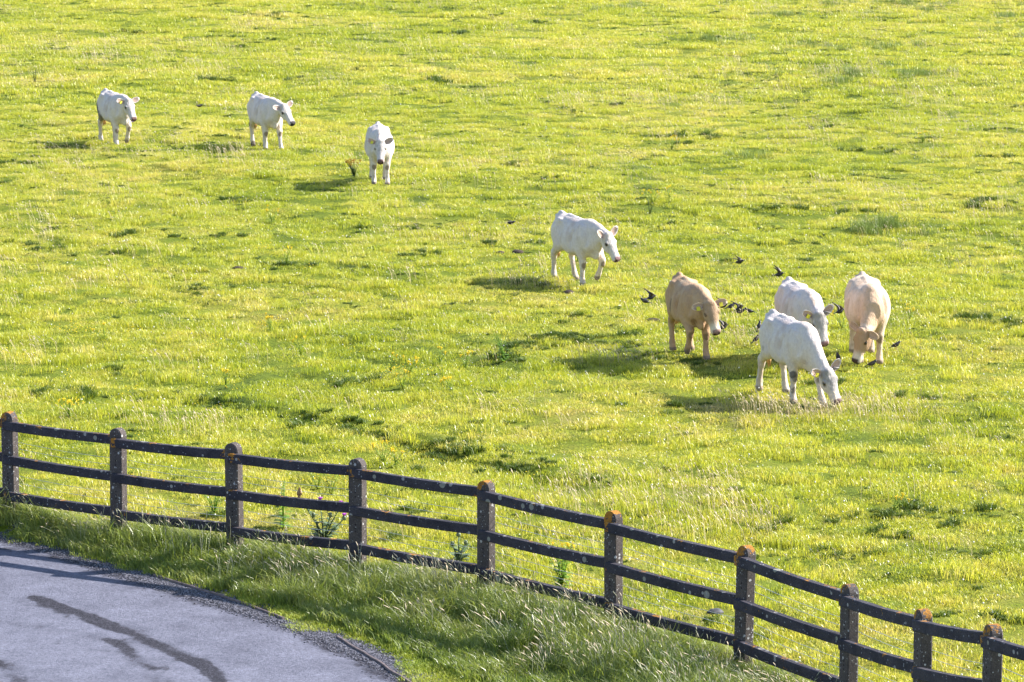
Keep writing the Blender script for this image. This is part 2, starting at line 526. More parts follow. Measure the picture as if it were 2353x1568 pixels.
M_TURF = blade_material("pasture_grass", [(.30, (.20, .27, .03)), (.42, (.36, .41, .04)), (.52, (.48, .485, .07)), (.60, (.56, .51, .14)), (.72, (.64, .53, .27))], trans=.48, rough=.36, spec=.6)
M_LUSH = blade_material("lush_grass", [(.30, (.045, .09, .012)), (.5, (.085, .135, .018)), (.7, (.14, .18, .03))], trans=.35)
M_VERGE = blade_material("verge_grass", [(.30, (.13, .19, .045)), (.44, (.23, .29, .07)), (.58, (.36, .38, .13)), (.72, (.52, .47, .25))], trans=.42, rough=.36, spec=.6, tint=(1.08, 1.12, .5))
M_RUSH = blade_material("rush_stems", [(.30, (.13, .20, .05)), (.5, (.20, .27, .07)), (.7, (.28, .31, .10))], trans=.2)
M_MOSS = blade_material("mossy_turf", [(.30, (.18, .26, .035)), (.46, (.32, .38, .055)), (.7, (.48, .44, .12))], trans=.3)
M_STRAW = simple_mat("dry_grass_stem", (.55, .44, .25), .6, .3, .3, 4)
M_SEED = simple_mat("grass_seed_head", (.62, .50, .36), .7, .3, .25, 4)
M_SEEDG = simple_mat("pale_green_seed_head", (.40, .40, .27), .6, .4, .3, 4)

def blades(mb, n, R, h, w, lean=.5, mi=0, seed=0, wind=(-.25, -.05), square=True, segs=2):
    r = random.Random(seed)
    for _ in range(n):
        x, y = (r.uniform(-R, R), r.uniform(-R, R)) if square else (R * math.sqrt(r.random()) * math.cos(_ * 2.4), R * math.sqrt(r.random()) * math.sin(_ * 2.4))
        hh = h * r.uniform(.45, 1.15); ww = w * r.uniform(.6, 1.2)
        a = r.uniform(0, 6.283); l = lean * hh * r.uniform(.2, 1.2)
        dx, dy = math.cos(a) * l + wind[0] * hh * r.random(), math.sin(a) * l + wind[1] * hh * r.random()
        b = r.uniform(0, 3.1416); bx, by = math.cos(b) * ww / 2, math.sin(b) * ww / 2
        mx, my = x + dx * .35, y + dy * .35
        mb.add([(x - bx, y - by, -.02), (x + bx, y + by, -.02), (mx + bx * .9, my + by * .9, hh * .6), (mx - bx * .9, my - by * .9, hh * .6), (x + dx, y + dy, hh * r.uniform(.8, 1.0))],
               [(0, 1, 2, 3), (3, 2, 4)], mi)
def stems(mb, n, R, h, seed=0, mi_stem=0, mi_head=1, lean=.35, headlen=.08, headw=.008, wind=(-.35, -.1), sw=.0022):
    r = random.Random(seed)
    for _ in range(n):
        x, y = r.uniform(-R, R), r.uniform(-R, R)
        hh = h * r.uniform(.6, 1.15)
        a = r.uniform(0, 6.283)
        dx, dy = math.cos(a) * lean * hh * .4 + wind[0] * hh * r.uniform(.3, 1), math.sin(a) * lean * hh * .4 + wind[1] * hh * r.uniform(.3, 1)
        P = [Vector((x, y, 0)), Vector((x + dx * .35, y + dy * .35, hh * .6)), Vector((x + dx, y + dy, hh))]
        d = (P[2] - P[1]).normalized(); hl = headlen * r.uniform(.6, 1.3)
        e = P[2] + (d + Vector((wind[0] * .9, wind[1], -.15))).normalized() * hl
        mb.tube(P, [sw, sw, sw * .8], 3, mi_stem, False)
        mb.tube([P[2], P[2] + (e - P[2]) * .4, e], [headw * .5, headw, headw * .2], 4, mi_head, False)

def patch_mesh(seed, n, R, h, w, mats, lean=.5, extra=None, wind=(-.25, -.05)):
    mb = MB(); blades(mb, n, R, h, w, lean, 0, seed, wind)
    if extra: extra(mb)
    return mb.mesh("patch", mats, True)

def slope_tilt(P, sc=1.0):
    e = .15
    gx_ = (land(P[:, 0] + e, P[:, 1]) - land(P[:, 0] - e, P[:, 1])) / (2 * e)
    gy_ = (land(P[:, 0], P[:, 1] + e) - land(P[:, 0], P[:, 1] - e)) / (2 * e)
    return gx_ * sc, gy_ * sc

def region_points(y0, y1, dens, margin=.30, seed=1):
    rg = np.random.default_rng(seed)
    hw = lambda y: y * 512 / FPX * (1 + margin) + 1.5
    W = hw(y1)
    n = int(dens * (y1 - y0) * 2 * W)
    x = rg.uniform(-W, W, n); y = rg.uniform(y0, y1, n)
    k = np.abs(x) < hw(y)
    return np.stack([x[k], y[k]], 1)

def field_only(P, d=-.05):
    return P[polydist(P[:, 0], P[:, 1], FENCE_EXT) < d]
def with_z(P, dz=0.0):
    return np.column_stack([P, land(P[:, 0], P[:, 1]) + dz])

turf = [patch_mesh(100 + k, 250, .21, .050, .0060, [M_TURF], 1.35) for k in range(7)]
turf += [patch_mesh(120 + k, 200, .21, .068, .0060, [M_TURF], 1.2) for k in range(3)]
turf_far = [patch_mesh(140 + k, 260, .36, .070, .0105, [M_TURF], 1.25) for k in range(7)]
P1 = field_only(region_points(33, 62, 16, seed=1))
P2 = field_only(region_points(62, 90, 13, seed=2))
P3 = region_points(90, 150, 5, seed=3)
def hvar(P):
    v = vnoise(P[:, 0], P[:, 1], 1.9, 51) * .12 + vnoise(P[:, 0], P[:, 1], .26, 52) * .88
    return .50 + 1.05 * smooth_(v, .35, .85)
for nm, P, pr, lab in (("pasture_grass", np.vstack([P1, P2]), turf, "short yellow green pasture grass covering the near and middle field"),
                  ("pasture_grass", P3, turf_far, "short yellow green pasture grass covering the far end of the field")):
    sc_ = RNG.uniform(.85, 1.25, len(P))
    S_ = np.stack([sc_, sc_, sc_ * hvar(P)], 1)
    scatter(nm, with_z(P, -.005), pr, None, lab, scl=S_)

# darker rank tufts round old dung pats: low mounds longer than high
tus = []
for k in range(6):
    mb = MB()
    r = random.Random(k + 60)
    for j in range(3):
        ox, oy = r.uniform(-.10, .10), r.uniform(-.10, .10)
        sub = MB(); blades(sub, 45, r.uniform(.04, .08), r.uniform(.08, .15), .009, 1.0, 0, k * 10 + j, (-.2, -.1), False)
        mb.add([(x + ox, y + oy, z) for x, y, z in sub.v], sub.f, 0)
    tus.append(mb.mesh("tussock", [M_LUSH]))
P = field_only(region_points(34, 140, .34, seed=11), -.3)
v = vnoise(P[:, 0], P[:, 1], 2.6, 61)
P = P[v + RNG.uniform(-.35, .35, len(P)) > .66]
Pf = []
for L in (FURROW, FURROW2):
    D = dense(L, .14); D = D + np.array([.0, -.1]); D = D[RNG.random(len(D)) < .75]; Pf.append(D + RNG.normal(0, .10, D.shape))
# clumps that show one by one in the photograph
CL = [(835, 160, 1.3), (485, 184, 1.6), (1005, 192, 2.0), (1130, 560, 1.1), (660, 618, 1.2), (300, 540, 1.3), (800, 885, 1.2), (895, 520, 1.0), (1775, 486, 1.2), (1560, 315, 1.5), (1640, 318, 1.3), (1290, 415, 1.0), (1970, 405, 1.4), (2320, 360, 1.4),
      (2280, 470, 1.5), (2050, 345, 1.2), (2120, 920, 1.2), (150, 900, 1.2), (90, 895, 1.3), (1765, 1215, 1.3), (1180, 1075, 1.4), (1560, 935, 1.1), (2090, 1165, 1.3), (2240, 735, 1.2), (850, 995, 1.4), (1040, 1035, 1.3), (545, 90, 1.6), (640, 40, 1.6), (320, 75, 1.4),
      (1070, 75, 1.5), (1300, 255, 1.2), (1420, 245, 1.2), (1860, 600, 1.0), (2000, 490, 1.3), (585, 1150, 1.0), (460, 395, 1.1), (1160, 825, 1.3), (1430, 775, 1.3), (2200, 110, 1.5), (1750, 1470, 1.0), (2290, 1420, 1.0), (1830, 930, 1.0), (560, 545, 1.0), (1250, 660, 1.1), (40, 1290, 1.0)]
Pc = np.array([gd(a, b)[:2] for a, b, _ in CL]); Sc_ = np.array([c for *_, c in CL])
Ps = field_only(region_points(34, 140, 5.0, seed=12), -.3)
v = vnoise(Ps[:, 0], Ps[:, 1], 3.6, 63)
Ps = Ps[v + RNG.uniform(-.35, .35, len(Ps)) > .56]
Pall = np.vstack([P, *Pf, Pc, Ps])
ss = np.concatenate([RNG.uniform(.45, 1.1, len(P)), RNG.uniform(.5, .85, sum(map(len, Pf))), Sc_, RNG.uniform(.14, .42, len(Ps))])
_P = [Pall]; _s = [ss]
for q in range(5):          # every tuft is a loose clutch of small clumps
    m_ = RNG.random(len(Pall)) < .72
    off = RNG.normal(0, 1, (m_.sum(), 2)) * (ss[m_] * .24)[:, None] * np.array([1.25, .8])
    _P.append(Pall[m_] + off); _s.append(ss[m_] * RNG.uniform(.5, 1.0, m_.sum()))
Pall = np.vstack(_P); ss = np.concatenate(_s) * .95
rot_ = RNG.uniform(0, 6.28, len(Pall))
kk = polydist(Pall[:, 0], Pall[:, 1], FENCE_EXT) < -.25
Pall, ss, rot_ = Pall[kk], ss[kk], rot_[kk]
scatter("rank_grass", with_z(Pall), tus, None, "dark green tufts of rank grass dotted over the field", rot=rot_, scl=np.stack([ss * 1.15, ss, ss * RNG.uniform(.55, 1.0, len(ss))], 1))

# pale seed stems drifting over the field
stm = []
for k in range(6):
    mb = MB(); stems(mb, 8, .42, .26, k + 5, 0, 1, headlen=.05, headw=.006, sw=.002)
    stm.append(mb.mesh("seed_stems", [M_STRAW, M_SEED], False))
P = field_only(region_points(34, 140, 1.9, seed=21), -.2)
v = vnoise(P[:, 0], P[:, 1], 4.2, 71) * .55 + vnoise(P[:, 0], P[:, 1], 1.2, 72) * .45
P = P[v + RNG.uniform(-.25, .25, len(P)) > .58]
extra = []
for (a, b, rx, ry, n) in ((1420, 822, 90, 7, 14), (1800, 940, 150, 8, 14), (1850, 955, 170, 10, 24), (1250, 660, 90, 6, 14), (500, 350, 70, 3, 5), (2080, 195, 200, 25, 40), (1700, 800, 60, 10, 12), (1760, 170, 260, 22, 50), (1500, 240, 200, 15, 40), (160, 352, 60, 3, 5), (1950, 950, 200, 20, 30),
                          (1500, 1150, 240, 40, 30), (420, 985, 90, 20, 14), (1700, 1210, 150, 20, 16)):
    for _ in range(n): extra.append(gd(a + RNG.uniform(-rx, rx), b + RNG.uniform(-ry, ry))[:2])
P = np.vstack([P, field_only(np.array(extra), -.2)])
scatter("seeding_grass", with_z(P), stm, None, "thin straw coloured seeding grass stems scattered over the field", rot=RNG.normal(0, .5, len(P)), scl=RNG.uniform(.55, 1.1, len(P)))

# rushes
rsh = []
for k in range(3):
    mb = MB(); blades(mb, 75, .26, .42, .009, .45, 0, 200 + k, (-.2, -.05), False)
    rsh.append(mb.mesh("rushes", [M_RUSH]))
RU = [(1440, 15, 70, 5, 12), (2000, 12, 180, 6, 34), (2140, 25, 40, 4, 8), (2320, 40, 25, 5, 7), (1790, 35, 60, 8, 12), (1650, 95, 120, 10, 14), (1960, 110, 170, 10, 26), (2030, 165, 220, 10, 16), (2110, 175, 50, 8, 16), (1960, 170, 30, 7, 8),
      (2040, 525, 90, 8, 22), (1980, 535, 30, 5, 9), (1700, 365, 60, 10, 8), (2240, 60, 90, 30, 10), (1930, 190, 60, 6, 6), (1300, 30, 100, 10, 8)]
pts = []; hs_ = []
for (a, b, rx, ry, n) in RU:
    for _ in range(n):
        pts.append(gd(a + RNG.normal(0, .5) * rx, b + RNG.normal(0, .5) * ry)[:2]); hs_.append(1.15 if b > 450 else 1.0)
P = np.array(pts)
sr = RNG.uniform(.4, .85, len(P)) * np.array(hs_)
scatter("rushes", with_z(P), rsh, None, "dark clumps of upright rushes in the upper right of the field", scl=np.stack([sr, sr, sr * .75], 1))

# ---------------------------------------------------------------- verge
vg = []
for k in range(6):
    mb = MB(); blades(mb, 100, .15, .34, .0065, 1.0, 0, 300 + k, (-.10, -.05))
    stems(mb, 3, .14, .42, 400 + k, 0, 1, headlen=.06, headw=.004, sw=.0013, lean=.7, wind=(-.2, -.1))
    me_ = mb.mesh("verge_tuft", [M_VERGE, M_SEEDG], True); vg.append(me_)
vh = []
for k in range(4):
    mb = MB(); blades(mb, 25, .12, .35, .006, .6, 0, 320 + k, (-.35, -.12))
    stems(mb, 8, .16, .46, 420 + k, 1, 2, headlen=.075, headw=.0055, sw=.0016, lean=.8, wind=(-.25, -.1))
    vh.append(mb.mesh("verge_seed", [M_VERGE, M_SEEDG, M_SEED], True))
ms_ = [patch_mesh(500 + k, 170, .14, .055, .008, [M_MOSS], .8) for k in range(5)]
low = [patch_mesh(520 + k, 150, .15, .13, .008, [M_VERGE], .8) for k in range(5)]
rg = np.random.default_rng(77)
n = 26000
Q = np.stack([rg.uniform(-12, 6, n), rg.uniform(27, 50, n)], 1)
df = polydist(Q[:, 0], Q[:, 1], FENCE_EXT); de = polydist(Q[:, 0], Q[:, 1], EDGE)
k = (df > -.12) & (de < .06) & (df < 6)
k &= np.abs(polydist(Q[:, 0], Q[:, 1], KERB1)) > .14
Q, df, de = Q[k], df[k], de[k]
t = np.clip(df, 0, None) / (np.clip(df, 0, None) + np.clip(-de, .0, None) + 1e-6)
wn_ = vnoise(Q[:, 0], Q[:, 1], 1.3, 81) * .5 + vnoise(Q[:, 0], Q[:, 1], .45, 82) * .5
w_tot = np.clip(df, 0, None) + np.clip(-de, 0, None)
# height class: tall near the fence, short towards the road
hh_ = 1.0 - smooth_(t + (wn_ - .5) * .35, .25, .92)
tall = (t + (wn_ - .5) * .5 < .62) & (rg.random(len(Q)) < .42)
seedy = tall & (rg.random(len(Q)) < .26)
mossy = (~tall) & (t > .80)
bare = (t + (wn_ - .5) * .4 > .985)
mossy &= ~bare
lowm = (~tall) & (~mossy) & (~bare)
hsc = np.clip(.50 + .55 * smooth_(t, .0, .3) * (1 - t) + (wn_ - .5) * .8, .28, 1.05)
def put(nm, msk, pr, lab, s0, s1, hz=None):
    P = Q[msk]; s = rg.uniform(s0, s1, len(P)); z = s if hz is None else s * hz[msk]
    scatter(nm, with_z(P, -.01), pr, None, lab, rot=rg.normal(0, .6, len(P)), scl=np.stack([s, s, z], 1))
put("verge_grass", tall & ~seedy, vg, "long wind combed grass on the verge below the fence", .8, 1.2, hsc)
put("verge_seed_heads", seedy, vh, "pale seed heads standing above the long verge grass", .8, 1.15, np.clip(hsc * 1.05, .45, 1.2))
put("verge_undergrowth", lowm, low, "lower grass between the long tufts of the verge", .8, 1.2)
put("mossy_turf", mossy, ms_, "short yellowish mossy turf along the road edge", .7, 1.2)
# long grass pushing up along the field side of the fence
D = dense(FENCE2[:-2], .11)
D = D[rg.random(len(D)) < .5] + np.array([.06, .10]) + rg.normal(0, .08, (1, 2))
scatter("fence_foot_grass", with_z(D, -.01), vg, None, "unmown grass growing up along the foot of the fence", rot=rg.normal(0, .6, len(D)), scl=np.stack([rg.uniform(.6, 1, len(D))] * 2 + [rg.uniform(.35, .8, len(D))], 1))

# ================================================================== cattle
def surface_nets(F, origin, h):
    """smooth mesh of the zero level of the sampled field F (inside < 0)"""
    ins = F < 0
    nx, ny, nz = F.shape
    c = ins[:-1, :-1, :-1].astype(np.int8)
    cnt = np.zeros((nx - 1, ny - 1, nz - 1), np.int8)
    for a in (0, 1):
        for b in (0, 1):
            for d in (0, 1):
                cnt += ins[a:nx - 1 + a, b:ny - 1 + b, d:nz - 1 + d]
    act = (cnt > 0) & (cnt < 8)
    I = np.argwhere(act)
    idx = -np.ones(act.shape, np.int64); idx[act] = np.arange(len(I))
    acc = np.zeros((len(I), 3)); num = np.zeros(len(I))
    corners = [(a, b, d) for a in (0, 1) for b in (0, 1) for d in (0, 1)]
    for p in corners:
        for ax in range(3):
            if p[ax]: continue
            q = list(p); q[ax] = 1
            f0 = F[I[:, 0] + p[0], I[:, 1] + p[1], I[:, 2] + p[2]]
            f1 = F[I[:, 0] + q[0], I[:, 1] + q[1], I[:, 2] + q[2]]
            s = (f0 < 0) != (f1 < 0)
            t = np.where(s, f0 / np.where(s, f0 - f1, 1), 0)
            pt = np.tile(np.array(p, float), (len(I), 1)); pt[:, ax] += t
            acc[s] += pt[s]; num[s] += 1
    V = (I + acc / num[:, None]) * h + origin
    faces = []
    for ax in range(3):
        sl0 = [slice(None)] * 3; sl1 = [slice(None)] * 3
        sl0[ax] = slice(0, -1); sl1[ax] = slice(1, None)
        A = ins[tuple(sl0)]; B = ins[tuple(sl1)]
        E = np.argwhere(A != B)
        u, v = (ax + 1) % 3, (ax + 2) % 3
        ok = (E[:, u] > 0) & (E[:, v] > 0) & (E[:, u] < F.shape[u] - 1) & (E[:, v] < F.shape[v] - 1)
        E = E[ok]
        inA = A[E[:, 0], E[:, 1], E[:, 2]]
        def cell(du, dv):
            C = E.copy(); C[:, u] -= du; C[:, v] -= dv
            return idx[C[:, 0], C[:, 1], C[:, 2]]
        q = np.stack([cell(1, 1), cell(0, 1), cell(0, 0), cell(1, 0)], 1)
        q[~inA] = q[~inA][:, ::-1]
        faces.append(q)
    return V, np.concatenate(faces)

class Field:
    def __init__(s, lo, hi, h):
        s.lo = np.array(lo, float); s.h = h
        s.n = np.ceil((np.array(hi) - s.lo) / h).astype(int) + 1
        s.F = np.full(s.n, 1.0)
        s.ax = [s.lo[i] + np.arange(s.n[i]) * h for i in range(3)]
    def apply(s, fn, lo, hi, k, sub=False):
        m = k + 0.04
        sl = []
        for i in range(3):
            a = max(0, int((lo[i] - m - s.lo[i]) / s.h)); b = min(s.n[i], int((hi[i] + m - s.lo[i]) / s.h) + 2)
            if b <= a: return
            sl.append(slice(a, b))
        sl = tuple(sl)
        X, Y, Z = np.meshgrid(*[s.ax[i][sl[i]] for i in range(3)], indexing='ij')
        d = fn(X, Y, Z)
        f = s.F[sl]
        if sub:
            d = -d
            hh = np.clip(0.5 - 0.5 * (d - f) / k, 0, 1)
            s.F[sl] = f * hh + d * (1 - hh) + k * hh * (1 - hh)
        else:
            hh = np.clip(0.5 + 0.5 * (d - f) / k, 0, 1)
            s.F[sl] = d * (1 - hh) + f * hh - k * hh * (1 - hh)
    def cone(s, a, b, ra, rb, k=0.04, sc=(1, 1, 1)):
        a = np.array(a, float); b = np.array(b, float); sc = np.array(sc, float)
        A = a / sc; B = b / sc; d = B - A; L = max(d @ d, 1e-9); ms = sc.min()
        def fn(X, Y, Z):
            x = X / sc[0] - A[0]; y = Y / sc[1] - A[1]; z = Z / sc[2] - A[2]
            t = np.clip((x * d[0] + y * d[1] + z * d[2]) / L, 0, 1)
            return (np.sqrt((x - t * d[0]) ** 2 + (y - t * d[1]) ** 2 + (z - t * d[2]) ** 2) - (ra + (rb - ra) * t)) * ms
        r = max(ra, rb) * sc
        s.apply(fn, np.minimum(a, b) - r, np.maximum(a, b) + r, k)
    def ell(s, c, r, k=0.04, sub=False, R=None):
        c = np.array(c, float); r = np.array(r, float)
        def fn(X, Y, Z):
            x, y, z = X - c[0], Y - c[1], Z - c[2]
            if R is not None:
                x, y, z = (x * R[0][0] + y * R[0][1] + z * R[0][2], x * R[1][0] + y * R[1][1] + z * R[1][2], x * R[2][0] + y * R[2][1] + z * R[2][2])
            k0 = np.sqrt((x / r[0]) ** 2 + (y / r[1]) ** 2 + (z / r[2]) ** 2)
            k1 = np.sqrt((x / r[0] ** 2) ** 2 + (y / r[1] ** 2) ** 2 + (z / r[2] ** 2) ** 2)
            return k0 * (k0 - 1) / np.maximum(k1, 1e-6)
        m = r.max() if R is not None else r
        s.apply(fn, c - m, c + m, k, sub)

def _curve(tab):
    t = np.array(tab, float)
    xs = np.linspace(t[0, 0], t[-1, 0], 240)
    out = [xs]
    for j in range(1, t.shape[1]):
        y = np.interp(xs, t[:, 0], t[:, j])
        ker = np.hanning(23); ker /= ker.sum()
        out.append(np.convolve(np.pad(y, 11, mode='reflect', reflect_type='odd'), ker, 'valid'))
    return out

TORSO = [(-.82, 1.10, .98, .07), (-.78, 1.19, .86, .15), (-.70, 1.245, .74, .195), (-.58, 1.275, .66, .235),
         (-.42, 1.275, .60, .26), (-.22, 1.255, .555, .28), (0.0, 1.24, .52, .305), (.2, 1.235, .51, .305),
         (.38, 1.245, .52, .27), (.52, 1.24, .54, .225), (.64, 1.20, .575, .20), (.74, 1.13, .64, .165), (.83, 1.03, .74, .10)]
HEAD = [(-.05, -.03, -.10, .06), (.0, .022, -.16, .10), (.06, .038, -.205, .122), (.13, .032, -.232, .128), (.20, .018, -.228, .120),
        (.27, .002, -.205, .101), (.34, -.012, -.172, .084), (.40, -.020, -.165, .080), (.455, -.024, -.170, .086), (.505, -.034, -.163, .080), (.535, -.055, -.14, .055)]

def lofted(tab, n, zc_f):
    c = _curve(tab)
    def fn(X, Y, Z):
        xc = np.clip(X, c[0][0], c[0][-1])
        top = np.interp(xc, c[0], c[1]); bot = np.interp(xc, c[0], c[2]); w = np.interp(xc, c[0], c[3])
        zc = bot + zc_f * (top - bot)
        zz = Z - zc
        hh = np.where(zz > 0, top - zc, zc - bot)
        w = np.maximum(w, .01); hh = np.maximum(hh, .01)
        q = (((np.abs(Y) / w) ** n + (np.abs(zz) / hh) ** n) ** (1 / n) - 1) * np.minimum(w, hh)
        dx = np.abs(X - xc)
        return np.where(q > 0, np.sqrt(q * q + dx * dx), np.where(dx > 0, dx, q))
    return fn

def smooth01(x, a, b):
    t = np.clip((x - a) / (b - a), 0, 1)
    return t * t * (3 - 2 * t)

def n3(P, s, seed):
    return (vnoise(P[:, 0] + P[:, 1] * .7, P[:, 2] + P[:, 1] * .5, s, seed) + vnoise(P[:, 1] - P[:, 2] * .4, P[:, 0] + .3 * P[:, 2], s, seed + 5)) * .5

def build_cow(spec):
    """spec: legs {RF,LF,RH,LH: (shift, lift)}, poll, head_dir, roll, coat colours, marks, flags"""
    poll = np.array(spec['poll'], float)
    a = np.array(spec['head_dir'], float); a /= np.linalg.norm(a)
    up = np.array([0.35, 0, 1.0]) if abs(a[2]) < .85 else np.array([1.0, a[1] * .3, 0.2])
    nrm = up - a * (up @ a); nrm /= np.linalg.norm(nrm)
    side = np.cross(nrm, a)          # points to the animal's left
    roll = spec.get('roll', 0.0)
    nrm, side = nrm * math.cos(roll) + side * math.sin(roll), side * math.cos(roll) - nrm * math.sin(roll)
    HR = np.array([a, side, nrm])
    hs = spec.get('head_scale', 1.0)
    nose = poll + a * .56 * hs
    g = spec.get('grid', .0145)
    belly = spec.get('belly', 1.0)
    lo = [-1.02, min(-.42, poll[1] - .3, nose[1] - .2), -.04]
    hi = [max(.95, poll[0] + .25, nose[0] + .15, .9), max(.42, poll[1] + .3, nose[1] + .2), 1.42]
    hi[2] = max(hi[2], poll[2] + .15)
    F = Field(lo, hi, g)
    tor = lofted(TORSO, 2.25, .46)
    def torf(X, Y, Z):
        sag = 1.0
        return tor(X, Y / belly, Z) * 1.0
    belly *= .95
    F.apply(torf, (-.84, -.34 * belly, .5), (.85, .34 * belly, 1.3), .05)
    # bony and muscled landmarks
    for s in (1, -1):
        F.ell((-.42, s * .20, 1.165), (.075, .045, .05), .07)            # hook bones
        F.ell((-.745, s * .085, 1.20), (.055, .035, .06), .05)           # pin bones
        F.ell((-.56, s * .155, .90), (.215, .115, .27), .09)             # thigh
        F.ell((.42, s * .16, .90), (.16, .10, .27), .09, R=[[.95, 0, -.3], [0, 1, 0], [.3, 0, .95]])  # shoulder
        F.ell((.60, s * .115, .80), (.12, .09, .13), .06)                # point of the shoulder
        F.ell((.05, s * .22, .80), (.33, .10, .20), .10)                 # ribs
    F.ell((.42, 0, 1.18), (.22, .07, .05), .09)                          # withers
    F.ell((-.70, 0, 1.265), (.10, .042, .042), .06)                      # tail head
    F.ell((-.735, 0, 1.275), (.06, .034, .034), .05)
    for s in (1, -1):
        F.ell((-.28, s * .325, 1.05), (.11, .085, .13), .07, sub=True)          # hollow of the flank
        F.ell((-.335, s * .33, .74), (.045, .09, .15), .06, sub=True)           # fold before the thigh
        F.ell((.235, s * .35, .92), (.05, .085, .22), .06, sub=True)            # groove behind the shoulder
        F.ell((.66, s * .225, .98), (.045, .07, .17), .06, sub=True)            # groove before the shoulder
        F.ell((-.62, s * .245, 1.12), (.09, .05, .08), .07, sub=True)
    F.ell((.70, 0, .62), (.12, .05, .10), .07)                            # brisket
    F.cone((.10, 0, 1.20), (-.35, 0, 1.255), .035, .035, .05)             # spine ridge
    # tail
    tl = spec.get('tail', [(-.79, 0, 1.25), (-.865, 0, 1.12), (-.865, 0, .85), (-.85, 0, .66)])
    rr = [.034, .026, .02, .015]
    for i in range(len(tl) - 1):
        F.cone(tl[i], tl[i + 1], rr[i], rr[i + 1], .02)
    # legs
    feet = {}; knees = {}; hocks = {}
    for key, (sh, lift) in spec['legs'].items():
        s = 1 if key[0] == 'L' else -1
        zp = .92
        def J(x, y, z): return np.array([x + sh * (zp - z) / zp, s * y, z])
        if key[1] == 'F':
            S, E, K, T, H = J(.50, .155, .90), J(.42, .165, .68), J(.475, .15, .405), J(.465, .15, .125), J(.505, .15, .045)
            S = np.array([.50, s * .155, .90])
            if lift > 0:
                K = K + np.array([.10, 0, .05]) * lift
                T = K + np.array([-.12, 0, -.22]) * lift + (np.array([-.01, 0, -.28])) * (1 - lift)
                H = T + np.array([-.05, 0, -.075])
            F.cone(S, E, .13, .105, .07, sc=(1, .8, 1))
            F.cone(E, K + (0, 0, .05), .108, .063, .045)
            F.cone(K + (0, 0, .045), K - (0, 0, .035), .067, .06, .03)
            F.cone(K, (K + T) / 2, .053, .043, .02)
            F.cone((K + T) / 2, T, .043, .050, .02)
            F.cone(T, H, .052, .057, .02)
            dirf = H - T; hf = H + np.array([.018, 0, 0])
            if lift > 0.3:
                F.cone(H, H + dirf * .35, .05, .05, .02)
            else:
                F.cone((H[0] - .01, H[1], .035), (H[0] + .025, H[1], .02), .058, .056, .02)
            knees[key] = K
        else:
            P, S, K, T, H = (np.array([-.52, s * .13, .98]), J(-.40, .175, .72), J(-.68, .15, .475), J(-.635, .15, .13), J(-.59, .15, .045))
            S[0] = -.40 + sh * .1
            if lift > 0:
                T = T + np.array([-.03, 0, .03]) * lift; H = H + np.array([-.05, 0, .02]) * lift
            F.cone(P, S, .17, .12, .09, sc=(1, .75, 1))
            F.cone(S, K + (0.02, 0, .04), .125, .06, .07, sc=(1, .8, 1))
            F.cone(K + (.01, 0, .03), K - (0, 0, .05), .066, .057, .03)
            F.cone(S + (-.13, 0, -.02), K + (-.045, 0, .06), .05, .034, .05)
            F.ell(K + (-.045, 0, .045), (.035, .034, .045), .025)
            F.cone(K, (K + T) / 2, .053, .043, .02)
            F.cone((K + T) / 2, T, .043, .051, .02)
            F.cone(T, H, .053, .058, .02)
            F.cone((H[0] - .01, H[1], .035 + .02 * lift), (H[0] + .025, H[1], .02 + .01 * lift), .058, .056, .02)
            hocks[key] = K
        feet[key] = H
    # neck
    back = poll - a * .03 - nrm * .075
    throat = poll + a * .03 - nrm * .155
    n1 = np.array([.50, 0, 1.07]); n2 = np.array([.62, 0, .85]); n3_ = np.array([.68, 0, .74])
    m1 = (n1 * .5 + back * .5) + np.array([0, 0, .03])
    F.cone(n1, m1, .165, .115, .08, sc=(1, .72, 1)); F.cone(m1, back, .115, .078, .06)
    F.cone(n2, (n2 + throat) / 2, .165, .11, .08, sc=(1, .7, 1)); F.cone((n2 + throat) / 2, throat, .105, .068, .06)
    mid = (n1 + n2) / 2
    F.cone(mid, (back + throat) / 2, .17, .082, .07, sc=(1, .8, 1))
    dw = n3_ * .45 + throat * .55 + np.array([-.02, 0, -.07])
    F.cone(n3_ + (0, 0, -.08), dw, .045, .03, .07, sc=(1, .6, 1))           # dewlap
    # head
    hd = lofted(HEAD, 2.3, .58)
    def hf_(X, Y, Z):
        x, y, z = (X - poll[0]) / hs, (Y - poll[1]) / hs, (Z - poll[2]) / hs
        return hd(x * a[0] + y * a[1] + z * a[2], x * side[0] + y * side[1] + z * side[2], x * nrm[0] + y * nrm[1] + z * nrm[2]) * hs
    cc = poll + a * .25
    F.apply(hf_, cc - .42, cc + .42, .035)
    def hp(t, v, u): return poll + (a * t + side * v + nrm * u) * hs
    for s in (1, -1):
        F.ell(hp(.165, s * .108, -.032), (.045, .026, .03), .02, R=HR)      # brow
        F.ell(hp(.22, s * .07, -.13), (.09, .04, .07), .04, R=HR)           # cheek
        F.ell(hp(.495, s * .042, -.066), (.03, .03, .032), .015, R=HR)      # nostril wing
        F.ell(hp(.185, s * .132, -.045), (.022, .02, .016), .012, sub=True, R=HR)
        F.ell(hp(.53, s * .045, -.07), (.016, .012, .012), .01, sub=True, R=HR)
    F.ell(hp(.02, 0, .02), (.05, .075, .035), .03, R=HR)                    # poll tuft
    F.ell(hp(.46, 0, -.15), (.07, .045, .02), .02, R=HR)                    # lower lip
    # flatten at the ground
    Z = F.ax[2][None, None, :]
    F.F = np.maximum(F.F, -Z + 0.0)
    V, Q = surface_nets(F.F, F.lo, g)
    # ---- colours
    c0 = np.array(spec['coat'], float)
    C = np.tile(c0, (len(V), 1))
    def paint(mask, col, amt=1.0):
        nonlocal C
        m = (mask * amt)[:, None]
        C = C * (1 - m) + np.array(col)[None, :] * m
